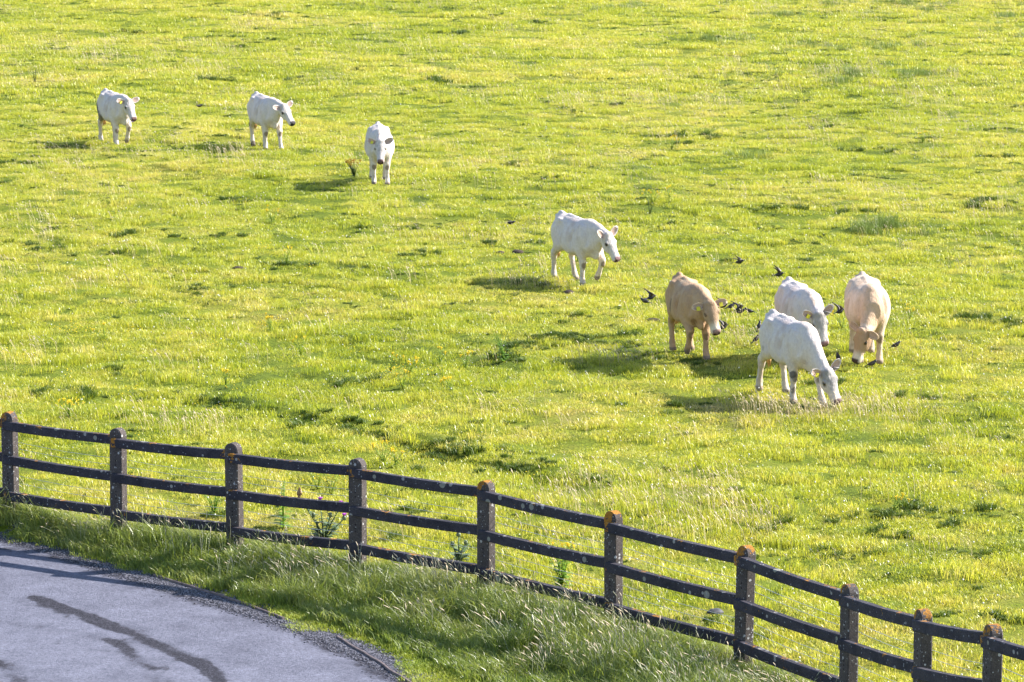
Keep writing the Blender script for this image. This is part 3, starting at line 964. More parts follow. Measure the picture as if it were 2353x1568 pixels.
    nz = n3(V, .06, 3); nz2 = n3(V, .2, 11)
    paint(smooth01(nz2, .5, .8), spec.get('coat2', tuple(c0 * .93)), .7)
    rel = (V - poll) / hs
    t = rel @ a; v = rel @ side; u = rel @ nrm
    onh = (t > -.1) & (np.abs(v) < .16) & (u > -.25) & (np.linalg.norm(rel - np.outer(np.clip(t, 0, .6), a), axis=1) < .28)
    onh = onh & (t < .62)
    # warm belly, legs insides, neck shade of hair
    paint(smooth01(V[:, 2], .75, .5) * (np.abs(V[:, 0]) < .9), spec.get('belly_col', (.74, .62, .45)), .35)
    neck_m = smooth01(V[:, 0], .45, .75) * (~onh)
    if 'neck_col' in spec: paint(neck_m, spec['neck_col'], .9)
    crest = smooth01(V[:, 0], .25, .5) * smooth01(np.abs(V[:, 1] - poll[1] * smooth01(V[:, 0], .5, 1.0)), .09, .02) * (V[:, 2] > .9) * (~onh)
    paint(crest * smooth01(nz, .3, .6), spec.get('crest_col', (.62, .5, .38)), .7)
    if 'head_col' in spec: paint(onh * smooth01(t, -.06, .02), spec['head_col'], .9)
    gm = onh * smooth01(t, -.04, .02) * smooth01(t, .42, .20) * smooth01(u, -.13, -.04) * smooth01(n3(V, .035, 8), .2, .6)
    paint(gm, spec.get('face_col', (.36, .33, .30)), spec.get('face_amt', .75))
    if 'muzzle_white' in spec: paint(onh * smooth01(t, .3, .42), spec['muzzle_white'], .9)
    mz = onh * smooth01(t, .452, .475) * smooth01(u, -.135, -.112) * smooth01(np.abs(v), .078, .062)
    paint(mz, tuple(np.array(spec.get('nose_col', (.22, .12, .11))) * .7), 1.0)
    for s in (1, -1):
        dn = np.linalg.norm(V - hp(.53, s * .043, -.07), axis=1)
        paint(smooth01(dn, .028, .016) * onh, (.015, .01, .01), .95)
        de = np.linalg.norm((V - hp(.185, s * .12, -.045)) , axis=1)
        paint(smooth01(de, .045, .026) * onh, (.07, .045, .035), .95)
    lip = onh * (t > .40) * smooth01(np.abs(u + .138), .012, .004)
    paint(lip, (.18, .11, .10), .8)
    for key, K in knees.items():
        d = np.linalg.norm((V - (K + np.array([.045, 0, -.015]))) * (1, 1, .8), axis=1)
        paint(smooth01(d + (nz - .5) * .03, .062, .040), spec.get('knee_col', (.17, .115, .075)), .8)
    for key, H in feet.items():
        d = np.abs(V[:, 0] - H[0]) + np.abs(V[:, 1] - H[1])
        m = (d < .16) * smooth01(V[:, 2] - max(0, H[2] - .045), .075, .05)
        paint(m, (.15, .12, .10), .85)
    low = smooth01(V[:, 2], .50, .12) * (np.abs(V[:, 0]) < .95) * (~onh)
    paint(low * smooth01(n3(V, .05, 33), .42, .75), (.34, .25, .17), .55)
    paint(smooth01(V[:, 0], -.2, -.8) * smooth01(V[:, 2], 1.1, .6) * smooth01(n3(V, .09, 34), .45, .8), (.45, .34, .24), .5)
    paint(smooth01(n3(V, .13, 35), .55, .85) * (~onh), tuple(c0 * np.array([.82, .74, .68])), .65)
    for (x, y, z, r, col, amt) in spec.get('marks', []):
        d = np.linalg.norm(V - np.array([x, y, z]), axis=1) + (nz - .5) * r * .5 + (n3(V, .025, 21) - .5) * r * .5
        paint(smooth01(d, r * 1.15, r * .9), tuple(np.array(col) * .6), min(1, amt * 1.1))
    sq = lambda x: np.where(x < .5, .5 - (.5 - x) * .88, x)
    Vs = V.copy(); Vs[:, 0] = sq(V[:, 0])
    tl = [(float(sq(np.array(p[0]))), p[1], p[2]) for p in tl]
    me = mesh_from("cow_body", Vs, Q)
    ca = me.color_attributes.new("coat", 'FLOAT_COLOR', 'POINT')
    ca.data.foreach_set("color", np.concatenate([C, np.ones((len(C), 1))], 1).ravel())
    fr = dict(a=a, side=side, nrm=nrm, hp=hp, hs=hs, poll=poll, tail_end=np.array(tl[-1]), HR=HR)
    return me, fr

def coat_material():
    m, nt, out = new_mat("short_cattle_hair")
    at = nt.nodes.new("ShaderNodeVertexColor"); at.layer_name = "coat"
    tc = nt.nodes.new("ShaderNodeTexCoord")
    mp = N(nt, "ShaderNodeMapping"); mp.inputs["Scale"].default_value = (1, 1, .45)
    nt.links.new(tc.outputs["Object"], mp.inputs["Vector"])
    f = noise(nt, mp.outputs[0], 38, 5, .65)
    col = mix(nt, 1.0, at.outputs["Color"], ramp(nt, f, [(.3, (.84, .81, .80)), (.62, (1, 1, 1))]), 'MULTIPLY')
    f2 = noise(nt, mp.outputs[0], 9, 4, .6)
    b = math_n(nt, 'ADD', math_n(nt, 'MULTIPLY', f2, 1.0), math_n(nt, 'MULTIPLY', f, .35))
    principled(nt, out, col, .75, .25, bump=b, bump_s=.9, bump_d=.03)
    return m
M_COAT = coat_material()
M_EARIN = simple_mat("ear_inside_hair", (.42, .30, .25), .8, .2, .25, 60)
M_EYE = simple_mat("dark_wet_eye", (.018, .010, .008), .12, .6)
M_HORN = simple_mat("grey_horn", (.16, .14, .13), .5, .4, .3, 40)
M_TAG = simple_mat("yellow_plastic_tag", (.62, .55, .04), .45, .4, .1, 60)
M_TUFT = simple_mat("tail_hair", (.52, .33, .14), .8, .2, .35, 50)
M_TUFTW = simple_mat("pale_tail_hair", (.6, .52, .42), .8, .2, .3, 50)
M_TONGUE = simple_mat("wet_tongue", (.36, .22, .30), .35, .5)

def ear_mesh(base, e, face, L, W, coat, name, droop=.0):
    """leaf shaped cup: base point, axis e, opening towards face"""
    e = e / np.linalg.norm(e); face = face - e * (face @ e); face /= np.linalg.norm(face)
    w = np.cross(e, face)
    ns, nt_ = 9, 7
    outer = []; inner = []
    for i in range(ns):
        s = i / (ns - 1)
        prof = W * (0.42 + 1.25 * s) if s < .42 else W * .95 * math.sqrt(max(0, 1 - ((s - .42) / .60) ** 2.3))
        for j in range(nt_):
            q = j / (nt_ - 1) * 2 - 1
            cup = .75 * (1 - s * .55)
            ang = q * 1.15
            p = base + e * (L * s - .03) + w * (math.sin(ang) * prof) - face * ((math.cos(ang) - .3) * prof * cup) - np.array([0, 0, droop * s * s])
            outer.append(p - face * .009 + 0 * e)
            inner.append(p + face * .006)
    V = outer + inner; n = ns * nt_
    faces = []; mi = []
    for i in range(ns - 1):
        for j in range(nt_ - 1):
            k = i * nt_ + j
            faces.append((k, k + nt_, k + nt_ + 1, k + 1)); mi.append(0)
            faces.append((n + k, n + k + 1, n + k + nt_ + 1, n + k + nt_)); mi.append(0 if (j in (0, nt_ - 2) or i >= ns - 2) else 1)
    for i in range(ns - 1):
        for j in (0, nt_ - 1):
            k = i * nt_ + j
            faces.append((k, n + k, n + k + nt_, k + nt_) if j == 0 else (k, k + nt_, n + k + nt_, n + k)); mi.append(0)
    k = (ns - 1) * nt_
    for j in range(nt_ - 1):
        faces.append((k + j, n + k + j, n + k + j + 1, k + j + 1)); mi.append(0)
    me = mesh_from(name, [tuple(p) for p in V], faces)
    ca = me.color_attributes.new("coat", 'FLOAT_COLOR', 'POINT')
    ca.data.foreach_set("color", np.tile(np.array([*coat, 1.0]), (len(V), 1)).ravel())
    me.materials.append(M_COAT); me.materials.append(M_EARIN)
    me.polygons.foreach_set("material_index", mi)
    return me, w, face, e

def make_cow(spec, loc, rz, label, group="young cattle walking and grazing in the field"):
    root = empty(spec.get('name', 'cow'), loc, rz)
    tag(root, label, "cow", group)
    sc = spec.get('size', 1.0)
    root.scale = (sc, sc, sc)
    me, fr = build_cow(spec)
    link("body", me, M_COAT, root)
    hp, hs = fr['hp'], fr['hs']
    for s in (1, -1):
        ear_up = spec.get('ear_up', {1: .25, -1: .25})[s]
        ear_fw = spec.get('ear_fw', {1: -.12, -1: -.12})[s]
        e = fr['side'] * s + fr['nrm'] * ear_up * .6 - fr['a'] * ear_up * .7 + fr['a'] * ear_fw
        face = fr['nrm'] * .9 + fr['a'] * .35
        me2, w, fc, ee = ear_mesh(hp(.035, s * .095, -.045), e, face, .245 * hs, .078 * hs, spec.get('ear_col', spec.get('head_col', spec['coat'])), "ear")
        ear = link("ear", me2, (), root)
        if s in spec.get('tags', ()):
            mb = MB()
            c = hp(.035, s * .095, -.045) + ee * .105
            d1 = ee * .03; d2 = w * .032; d3 = fc * .006
            dn = -fr['nrm'] * 0 + np.array([0, 0, -.03])
            vs = [c + dn + x * d1 + y * d2 + fc * .015 + z * d3 for z in (-1, 1) for y in (-1, 1) for x in (-1, 1)]
            mb.add(vs, [(0, 1, 3, 2), (4, 6, 7, 5), (0, 4, 5, 1), (2, 3, 7, 6), (0, 2, 6, 4), (1, 5, 7, 3)])
            mb.tube([c + fc * .03, c - fc * .01], .009, 6)
            mb.build("ear_tag", [M_TAG], ear, False)
        mb = MB()
        if not (spec.get('eyes_closed')):
            mb.ball(hp(.185, s * .112, -.042), .028 * hs, 10, 7)
            mb.build("eye", [M_EYE], root)
        else:
            mb.tube([hp(.165, s * .116, -.035), hp(.185, s * .119, -.052), hp(.205, s * .112, -.058)], .006, 5)
            mb.build("eyelid", [M_EARIN], root)
        if s in spec.get('horns', ()):
            mb = MB()
            p0 = hp(.015, s * .07, .0)
            mb.tube([p0, p0 + (fr['side'] * s * .06 + fr['nrm'] * .01) * hs, p0 + (fr['side'] * s * .115 + fr['a'] * .02 + fr['nrm'] * .03) * hs], [.026, .021, .009], 8)
            mb.build("horn", [M_HORN], root)
    if spec.get('tongue'):
        mb = MB()
        s = spec['tongue']
        mb.tube([hp(.50, s * .03, -.125), hp(.535, s * .045, -.115), hp(.56, s * .055, -.085), hp(.56, s * .05, -.062)], [.018, .022, .019, .009], 8)
        mb.build("tongue", [M_TONGUE], root)
    # tail tuft
    te = fr['tail_end']
    mb = MB()
    rnd = random.Random(int(abs(loc[0]) * 100))
    mb.tube([te + (0, 0, .05), te, te - (0, 0, .08), te - (.0, 0, .17), te - (0, 0, .25)], [.014, .026, .045, .038, .006], 8)
    for k in range(16):
        an = rnd.uniform(0, 6.28); r = rnd.uniform(.01, .035)
        q = te + (math.cos(an) * r, math.sin(an) * r, -.05)
        mb.tube([q, q + (math.cos(an) * .012, math.sin(an) * .012, -.12), q + (math.cos(an) * .005, math.sin(an) * .005, -rnd.uniform(.17, .25))], [.008, .01, .001], 4)
    mb.build("tail_tuft", [M_TUFT if spec.get('tuft', 1) else M_TUFTW], root)
    return root

WHITE = (.64, .565, .54)
def cow_spec(**kw):
    d = dict(coat=WHITE, coat2=(.54, .475, .475), legs=dict(RF=(0, 0), LF=(.1, 0), RH=(-.05, 0), LH=(.1, 0)),
             poll=(1.12, 0, 1.14), head_dir=(.55, 0, -.8), tags=(-1, 1))
    d.update(kw)
    return d

TAN = (.45, .285, .17)
DIRT = (.10, .07, .05)
def stand(dx, dy):
    g_ = gd(dx, dy)
    return (g_[0], g_[1], land1(g_[0], g_[1]) + .03)
D_ = math.radians
# dx, dy: middle of the feet on the 2353 px wide view
make_cow(cow_spec(size=0.930, head_scale=1.02, poll=(1.02, -.02, 1.18), head_dir=(.62, .08, -.80), tags=(-1,), tongue=-1,
    legs=dict(RF=(.05, 0), LF=(.02, .75), RH=(-.10, 0), LH=(.16, 0)), face_col=(.33, .29, .25), face_amt=.8,
    marks=[(-.64, -.25, .84, .17, (.085, .075, .07), .95), (-.80, -.12, .86, .19, (.085, .075, .07), .93), (-.70, -.24, .74, .13, (.12, .105, .09), .85), (-.48, -.27, .66, .15, (.20, .17, .13), .75), (-.28, -.22, .60, .12, (.27, .23, .18), .6)]),
    stand(264, 331), D_(-63), "white heifer with a dirty brown haunch licking its nose, farthest left of the walking cattle")
make_cow(cow_spec(size=0.930, head_scale=1.02, poll=(1.06, .10, 1.13), head_dir=(.62, .24, -.68), tags=(),
    legs=dict(RF=(-.06, 0), LF=(.26, 0), RH=(.04, 0), LH=(.10, 0)), face_amt=.75, nose_col=(.07, .06, .07), ear_up={1: .5, -1: .2},
    marks=[(-.66, -.2, .80, .12, (.12, .09, .06), .6), (-.76, -.14, .80, .10, DIRT, .8), (-.62, -.22, .70, .11, (.16, .10, .06), .75), (-.70, -.2, .56, .10, DIRT, .7), (-.50, .13, .62, .13, (.07, .05, .04), .85), (-.58, .15, .48, .10, (.09, .06, .05), .8), (-.52, -.15, .07, .07, DIRT, .8)]),
    stand(609, 336), D_(-66), "white heifer with dung stained hind legs, dark nosed, looking to its left")
make_cow(cow_spec(size=0.900, head_scale=1.02, belly=1.10, poll=(1.08, -.03, 1.06), head_dir=(.60, -.02, -.80), tags=(-1,),
    legs=dict(RF=(-.02, 0), LF=(.14, 0), RH=(-.08, 0), LH=(.12, 0)), face_amt=.75, ear_up={1: .45, -1: .35},
    marks=[(-.52, -.29, .58, .07, DIRT, .8), (-.5, -.23, .40, .05, DIRT, .7), (-.4, .3, .62, .06, DIRT, .7), (-.58, .12, .8, .03, DIRT, .4)]),
    stand(872, 422), D_(-85), "white heifer walking head on to the camera, behind the dark flowering weed")
make_cow(cow_spec(size=0.890, head_scale=1.02, poll=(1.08, .04, 1.06), head_dir=(.52, .16, -.82), tags=(),
    legs=dict(RF=(-.02, 0), LF=(.20, 1.0), RH=(-.14, 0), LH=(.22, 0)), face_col=(.38, .34, .30), face_amt=.6, nose_col=(.30, .17, .17), ear_up={1: 1.0, -1: .9},
    marks=[(-.50, .20, .30, .06, (.12, .12, .13), .6)]),
    stand(1325, 648), D_(-60), "clean white calf lifting a forefoot, walking alone in mid field")
make_cow(cow_spec(size=0.885, head_scale=1.02, coat=TAN, coat2=(.56, .41, .28), poll=(1.00, .06, 1.04), head_dir=(.42, .14, -.88), tags=(-1, 1), eyes_closed=True,
    legs=dict(RF=(.02, .85), LF=(.04, 0), RH=(.04, 0), LH=(.14, 0)), belly_col=(.50, .33, .18), crest_col=(.62, .42, .25), head_col=(.40, .26, .165), ear_col=(.62, .46, .33),
    face_col=(.36, .24, .15), face_amt=.5, nose_col=(.33, .20, .17), muzzle_white=(.70, .58, .46), knee_col=(.20, .13, .07), ear_up={1: -.1, -1: -.1},
    marks=[(-.16, -.27, .84, .14, (.26, .17, .11), .85), (.62, -.02, .74, .16, (.26, .13, .06), .6), (.0, -.05, .50, .09, (.20, .11, .06), .5)]),
    stand(1582, 824), D_(-76), "tan heifer with closed eyes and a brown flank patch, yellow tags in both ears")
make_cow(cow_spec(size=0.890, head_scale=1.02, belly=1.08, poll=(1.08, .0, .96), head_dir=(.34, .14, -.92), tags=(-1,), horns=(1,),
    legs=dict(RF=(.02, 0), LF=(.12, 0), RH=(-.1, 0), LH=(.1, 0)), face_col=(.30, .28, .27), face_amt=.9, nose_col=(.36, .20, .20), crest_col=(.52, .38, .27), ear_up={1: .9, -1: .55}),
    stand(1834, 832), D_(-77), "white heifer with a grey forehead, mostly hidden behind the grazing steer")
make_cow(cow_spec(size=0.930, head_scale=1.02, belly=1.24, coat=(.60, .47, .37), coat2=(.55, .40, .29), poll=(.97, -.20, .62), head_dir=(.10, -.28, -.95), tags=(), horns=(),
    legs=dict(RF=(-.06, 0), LF=(.06, 0), RH=(.0, 0), LH=(.02, 0)), neck_col=(.56, .38, .25), head_col=(.42, .26, .16), crest_col=(.55, .36, .21), ear_col=(.60, .44, .31),
    face_col=(.40, .27, .17), face_amt=.5, muzzle_white=(.72, .62, .52), nose_col=(.10, .06, .05), ear_up={1: -.3, -1: .4}, roll=-.75,
    marks=[(.1, -.33, .9, .05, (.5, .34, .22), .4)]),
    stand(1989, 820), D_(-88), "broad cream cow with a tan neck and head, grazing nose down on the right")
make_cow(cow_spec(size=0.900, head_scale=1.02, poll=(1.13, .08, .62), head_dir=(.36, .22, -.90), tags=(-1,), horns=(1,), tuft=1,
    legs=dict(RF=(-.06, 0), LF=(.40, 0), RH=(-.26, 1.0), LH=(.10, 0)), face_col=(.26, .245, .25), face_amt=.9, nose_col=(.25, .15, .15), crest_col=(.60, .46, .36), ear_up={1: 1.0, -1: .45},
    knee_col=(.16, .14, .12), marks=[(-.02, -.08, .50, .07, (.05, .045, .04), .95), (.47, -.17, .46, .06, (.14, .13, .12), .8), (.47, -.16, .20, .05, (.15, .14, .13), .6), (-.62, -.16, .30, .05, (.2, .2, .2), .5), (-.45, -.24, .75, .06, (.45, .38, .30), .5)]),
    stand(1812, 911), D_(-67), "white steer stretching down to graze, foremost of the group, with its orange tail brush showing")

# ================================================================== fence
def concrete_material(name, base, dark, orange_top, spots, seed=0.0):
    m, nt, out = new_mat(name)
    tc = nt.nodes.new("ShaderNodeTexCoord")
    geo = nt.nodes.new("ShaderNodeNewGeometry")
    P = geo.outputs["Position"]
    n1 = noise(nt, P, 5, 5, .65)
    n2 = noise(nt, P, 75, 3, .7)
    col = ramp(nt, n1, [(.3, dark), (.7, base)])
    agg = ramp(nt, n2, [(.3, (.55, .55, .55)), (.55, (1, 1, 1)), (.68, (1.4, 1.4, 1.4)), (.78, (2.6, 2.5, 2.5))])
    col = mix(nt, 1.0, col, agg, 'MULTIPLY')
    # pale round lichens of several sizes
    for sc, th, c in spots:
        vo = N(nt, "ShaderNodeTexVoronoi", Scale=sc)
        nt.links.new(P, vo.inputs["Vector"])
        sep = nt.nodes.new("ShaderNodeSeparateColor"); nt.links.new(vo.outputs["Color"], sep.inputs[0])
        rad = math_n(nt, 'MULTIPLY', math_n(nt, 'GREATER_THAN', sep.outputs[0], .80), math_n(nt, 'MULTIPLY', sep.outputs[1], th))
        wob = math_n(nt, 'ADD', vo.outputs["Distance"], math_n(nt, 'MULTIPLY', math_n(nt, 'SUBTRACT', n2, .5), .12))
        mk = math_n(nt, 'LESS_THAN', wob, rad)
        col = mix(nt, math_n(nt, 'MULTIPLY', mk, .85), col, c)
    # orange crust
    n4 = noise(nt, P, 6.5, 5, .75)
    if orange_top == 'post':
        sx = nt.nodes.new("ShaderNodeSeparateXYZ"); nt.links.new(tc.outputs["Object"], sx.inputs[0])
        mr = nt.nodes.new("ShaderNodeMapRange"); nt.links.new(sx.outputs[2], mr.inputs[0])
        mr.inputs[1].default_value = H_POST - .30; mr.inputs[2].default_value = H_POST; mr.inputs[3].default_value = -.14; mr.inputs[4].default_value = .17
        ml = nt.nodes.new("ShaderNodeMapRange"); nt.links.new(sx.outputs[0], ml.inputs[0])
        ml.inputs[1].default_value = -.1; ml.inputs[2].default_value = .1; ml.inputs[3].default_value = .10; ml.inputs[4].default_value = -.12
        oi = nt.nodes.new("ShaderNodeObjectInfo")
        f = math_n(nt, 'ADD', math_n(nt, 'ADD', n4, mr.outputs[0]), ml.outputs[0])
        f = math_n(nt, 'ADD', f, math_n(nt, 'MULTIPLY', math_n(nt, 'SUBTRACT', oi.outputs["Random"], .5), .2))
        thr = .665
    else:
        uvz = nt.nodes.new("ShaderNodeSeparateXYZ"); nt.links.new(geo.outputs["Normal"], uvz.inputs[0])
        at = nt.nodes.new("ShaderNodeAttribute"); at.attribute_name = "near_end"
        f = math_n(nt, 'ADD', n4, math_n(nt, 'MULTIPLY', uvz.outputs[2], .055))
        f = math_n(nt, 'ADD', f, math_n(nt, 'MULTIPLY', at.outputs["Fac"], .16))
        thr = .665
    mo = nt.nodes.new("ShaderNodeMapRange"); nt.links.new(math_n(nt, 'ADD', f, math_n(nt, 'MULTIPLY', math_n(nt, 'SUBTRACT', n2, .5), .12)), mo.inputs[0])
    mo.inputs[1].default_value = thr; mo.inputs[2].default_value = thr + .03
    ocol = ramp(nt, n2, [(.3, (.20, .08, .012)), (.7, (.42, .19, .02))])
    col = mix(nt, mo.outputs[0], col, ocol)
    b = math_n(nt, 'ADD', n2, math_n(nt, 'MULTIPLY', n1, .6))
    principled(nt, out, col, .85, .3, bump=b, bump_s=.6, bump_d=.012)
    return m
M_POST = concrete_material("lichen_spotted_post_concrete", (.095, .078, .074), (.055, .045, .047), 'post', [(24, .40, (.45, .44, .45)), (60, .45, (.40, .39, .40))])
M_RAIL = concrete_material("dark_rail_concrete", (.058, .052, .066), (.020, .018, .029), 'rail', [(8, .40, (.24, .235, .21)), (15, .36, (.30, .29, .29)), (37, .36, (.26, .26, .30))])
M_WIRE = simple_mat("galvanised_wire", (.33, .36, .38), .45, .5)
M_HOLE = simple_mat("dark_hole", (.015, .013, .015), .9, .1)

fence = empty("field_fence", (POSTS[2][0], POSTS[2][1], 0))
tag(fence, "dark concrete post and rail fence with orange lichen between pasture and verge", "fence")
bpy.context.view_layer.update()
PW, PD = .185, .115
def seg_dir(i):
    a = POSTS[max(i - 1, 0)]; b = POSTS[min(i + 1, len(POSTS) - 1)]
    d = (b - a)[:2]; return d / np.linalg.norm(d)
def add_post(i):
    P = POSTS[i]; d = seg_dir(i)
    r_ = random.Random(i)
    mb = MB()
    prof = [(-PW / 2, -.5), (PW / 2, -.5)]
    rt = PW / 2
    zt = H_POST - rt * .95
    for k in range(0, 13):
        t = math.pi * k / 12
        prof.append((rt * math.cos(t), zt + rt * .95 * math.sin(t)))
    prof = prof[:2] + prof[2:]
    ch = .012
    n = len(prof)
    rings = []
    cx, cz = 0, .4
    for (y, s) in ((-PD / 2, 1 - ch * 9), (-PD / 2 + ch, 1), (PD / 2 - ch, 1), (PD / 2, 1 - ch * 9)):
        ring = []
        for (x, z) in prof:
            ring.append((x * s, y, z if s == 1 else (z - ch * (1 if z > zt else 0))))
        rings.append(ring)
    v = [p for rg_ in rings for p in rg_]
    f = [tuple(range(n))]
    for a in range(3):
        for k in range(n):
            f.append((a * n + k, (a + 1) * n + k, (a + 1) * n + (k + 1) % n, a * n + (k + 1) % n))
    f.append(tuple(3 * n + k for k in range(n))[::-1])
    mb.add(v, [q[::-1] for q in f])
    o = mb.build("post", [M_POST], fence, True)
    me = o.data
    me.polygons.foreach_set("use_smooth", [False] * len(me.polygons))
    ang = math.atan2(d[1], d[0])
    o.location = (P[0] - fence.location[0], P[1] - fence.location[1], P[2])
    o.rotation_euler = (r_.uniform(-.022, .022), r_.uniform(-.022, .022), ang + r_.uniform(-.02, .02))
    # small wire holes in the road face
    hb = MB()
    for z in (.87, .82, .50, .46, .42):
        hb.tube([(.01, -PD / 2 - .0015, z), (.01, -PD / 2 + .01, z)], .0085, 8)
    tag(hb.build("wire_holes", [M_HOLE], o, False), kind="stuff")
    return o
RAIL_Z = [H_POST - .155, H_POST - .155 - .43, H_POST - .155 - .86]
RH, RD = .108, .082
def add_rail(i, z, k):
    A, B = POSTS[i], POSTS[i + 1]
    d = (B - A)[:2]; L = np.linalg.norm(d); d = d / L; nrm_ = np.array([d[1], -d[0]])   # towards the road
    r_ = random.Random(i * 7 + k)
    a = np.array([*(A[:2] - d * .012 + nrm_ * (PD / 2 + .012)), A[2] + z + r_.uniform(-.008, .008)])
    b = np.array([*(B[:2] - d * (PW / 2 - .02) + nrm_ * .0), B[2] + z + .01 + r_.uniform(-.008, .008)])
    ax = b - a; Lr = np.linalg.norm(ax); ax = ax / Lr
    sd = np.array([ax[1], -ax[0], 0]); sd /= np.linalg.norm(sd)
    up = np.cross(sd, ax); up = up if up[2] > 0 else -up
    c = .009
    cs = [(-RD / 2, -RH / 2 + c), (-RD / 2, RH / 2 - c), (-RD / 2 + c, RH / 2), (RD / 2 - c, RH / 2), (RD / 2, RH / 2 - c), (RD / 2, -RH / 2 + c), (RD / 2 - c, -RH / 2), (-RD / 2 + c, -RH / 2)]
    v = []; ne = []
    steps = 14
    for s in range(steps + 1):
        t = s / steps
        sag = -.012 * math.sin(math.pi * t)
        for (x, y) in cs:
            p = a + ax * Lr * t + sd * (x + r_.uniform(-.0015, .0015)) + up * (y + sag + r_.uniform(-.0015, .0015))
            v.append(p - np.array(fence.location)); ne.append(max(0, 1 - t * Lr / .14) if k < 1 else (.35 * max(0, 1 - t * Lr / .14) + (.18 if k == 2 else 0)))
    ne_b = [max(q, (1 - (1 - s_) * Lr / .10) if k == 0 else 0) for q, s_ in zip(ne, np.repeat(np.linspace(0, 1, steps + 1), 8))]
    f = []
    for s in range(steps):
        for q in range(8):
            f.append((s * 8 + q, s * 8 + (q + 1) % 8, s * 8 + 8 + (q + 1) % 8, s * 8 + 8 + q))
    f.append(tuple(range(8))[::-1]); f.append(tuple(steps * 8 + q for q in range(8)))
    mb = MB(); mb.add(v, f)
    o = mb.build("rail", [M_RAIL], fence, False)
    at = o.data.attributes.new("near_end", 'FLOAT', 'POINT'); at.data.foreach_set("value", np.clip(ne_b, 0, 1))
    return o
for i in range(len(POSTS)):
    add_post(i)
for i in range(len(POSTS) - 1):
    for k, z in enumerate(RAIL_Z):
        add_rail(i, z, k)
for z in (.87, .79, .46, .37):
    pts_ = []
    for i in range(len(POSTS) - 1):
        A, B = POSTS[i], POSTS[i + 1]
        d = (B - A)[:2]; d = d / np.linalg.norm(d); nrm_ = np.array([d[1], -d[0]])
        for t in (0, .25, .5, .75):
            sag = -.02 * math.sin(math.pi * t)
            q = A + (B - A) * t
            pts_.append((q[0] - fence.location[0] + nrm_[0] * (-.062 if t else -.064), q[1] - fence.location[1] + nrm_[1] * (-.062 if t else -.064), q[2] + z + sag))
    mb = MB(); mb.tube(pts_, .0028, 4)
    mb.build("wire", [M_WIRE], fence, True)

# ================================================================== birds
M_BIRD = None
def bird_material():
    m, nt, out = new_mat("glossy_black_plumage")
    tc = nt.nodes.new("ShaderNodeTexCoord")
    vo = N(nt, "ShaderNodeTexVoronoi", Scale=85)
    nt.links.new(tc.outputs["Object"], vo.inputs["Vector"])
    col = ramp(nt, vo.outputs["Distance"], [(.12, (.10, .085, .07)), (.28, (.016, .014, .018))])
    principled(nt, out, col, .45, .5)
    return m
M_BIRD = bird_material()
M_WING = simple_mat("brown_black_wing", (.045, .034, .032), .5, .4, .4, 30)
M_BILL = simple_mat("dark_bill", (.06, .045, .03), .4, .4)
M_BLEG = simple_mat("reddish_bird_leg", (.20, .09, .06), .5, .4)
M_SPAR = simple_mat("streaked_brown_plumage", (.26, .16, .09), .8, .2, .5, 60)

def bird_body(mb, pitch, mi=0, s=1.0, tail=True):
    """body along +x, tipped up by pitch"""
    c, q = math.cos(pitch), math.sin(pitch)
    def T(x, z, y=0): return (s * (x * c - z * q), s * y, s * (x * q + z * c))
    pts = [T(-.072, .0), T(-.055, .0), T(-.02, 0), T(.02, .002), T(.05, .012), T(.068, .022), T(.084, .026), T(.096, .025)]
    mb.tube(pts, [r * s for r in (.006, .018, .034, .037, .028, .021, .021, .010)], 10, mi)
    if tail:
        a, b, c_, d = T(-.06, .004, .012), T(-.06, .004, -.012), T(-.125, -.002, -.017), T(-.125, -.002, .017)
        a2, b2, c2, d2 = [(p[0], p[1], p[2] - .005 * s) for p in (a, b, c_, d)]
        mb.add([a, b, c_, d, a2, b2, c2, d2], [(0, 1, 2, 3), (7, 6, 5, 4), (0, 3, 7, 4), (1, 0, 4, 5), (2, 1, 5, 6), (3, 2, 6, 7)], mi)
    return T
def standing_bird(loc, heading, label, pitch=.35, s=.88, cat="starling", mats=None, group="starlings feeding and flying round the cattle", name="starling"):
    mats = mats or [M_BIRD, M_BILL, M_BLEG, M_WING]
    r = empty(name, loc, heading)
    tag(r, label, cat, group)
    mb = MB(); T = bird_body(mb, pitch, 0, s)
    o = mb.build("body", [mats[0]], r); o.location = (0, 0, .085 * s)
    wb = MB()
    for sd in (1, -1):
        vs = [T(.03, .012, sd * .030), T(-.01, .026, sd * .034), T(-.06, .016, sd * .018), T(-.085, .004, sd * .010), T(-.03, -.012, sd * .038)]
        vs2 = [(v[0], v[1] + sd * .004 * s, v[2]) for v in vs]
        w = MB(); w.add(vs + vs2, [(0, 1, 2, 3, 4), (9, 8, 7, 6, 5)] + [(i, (i + 1) % 5, 5 + (i + 1) % 5, 5 + i) for i in range(5)])
        wo_ = w.build("wing", [mats[3]], r); wo_.location = (0, 0, .085 * s)
    bb = MB(); bb.tube([T(.10, .025), T(.125, .020)], [.005 * s, .001 * s], 6)
    b_ = bb.build("bill", [mats[1]], r); b_.location = (0, 0, .085 * s)
    for sd in (1, -1):
        lb = MB(); lb.tube([(-.004, sd * .014 * s, .065 * s), (.006, sd * .016 * s, .03 * s), (.0, sd * .016 * s, .004 * s)], [.005 * s, .003 * s, .0025 * s], 5)
        lb.tube([(0, sd * .016 * s, .004), (.02 * s, sd * .016 * s, .002)], .0025 * s, 5)
        lb.build("leg", [mats[2]], r)
    return r
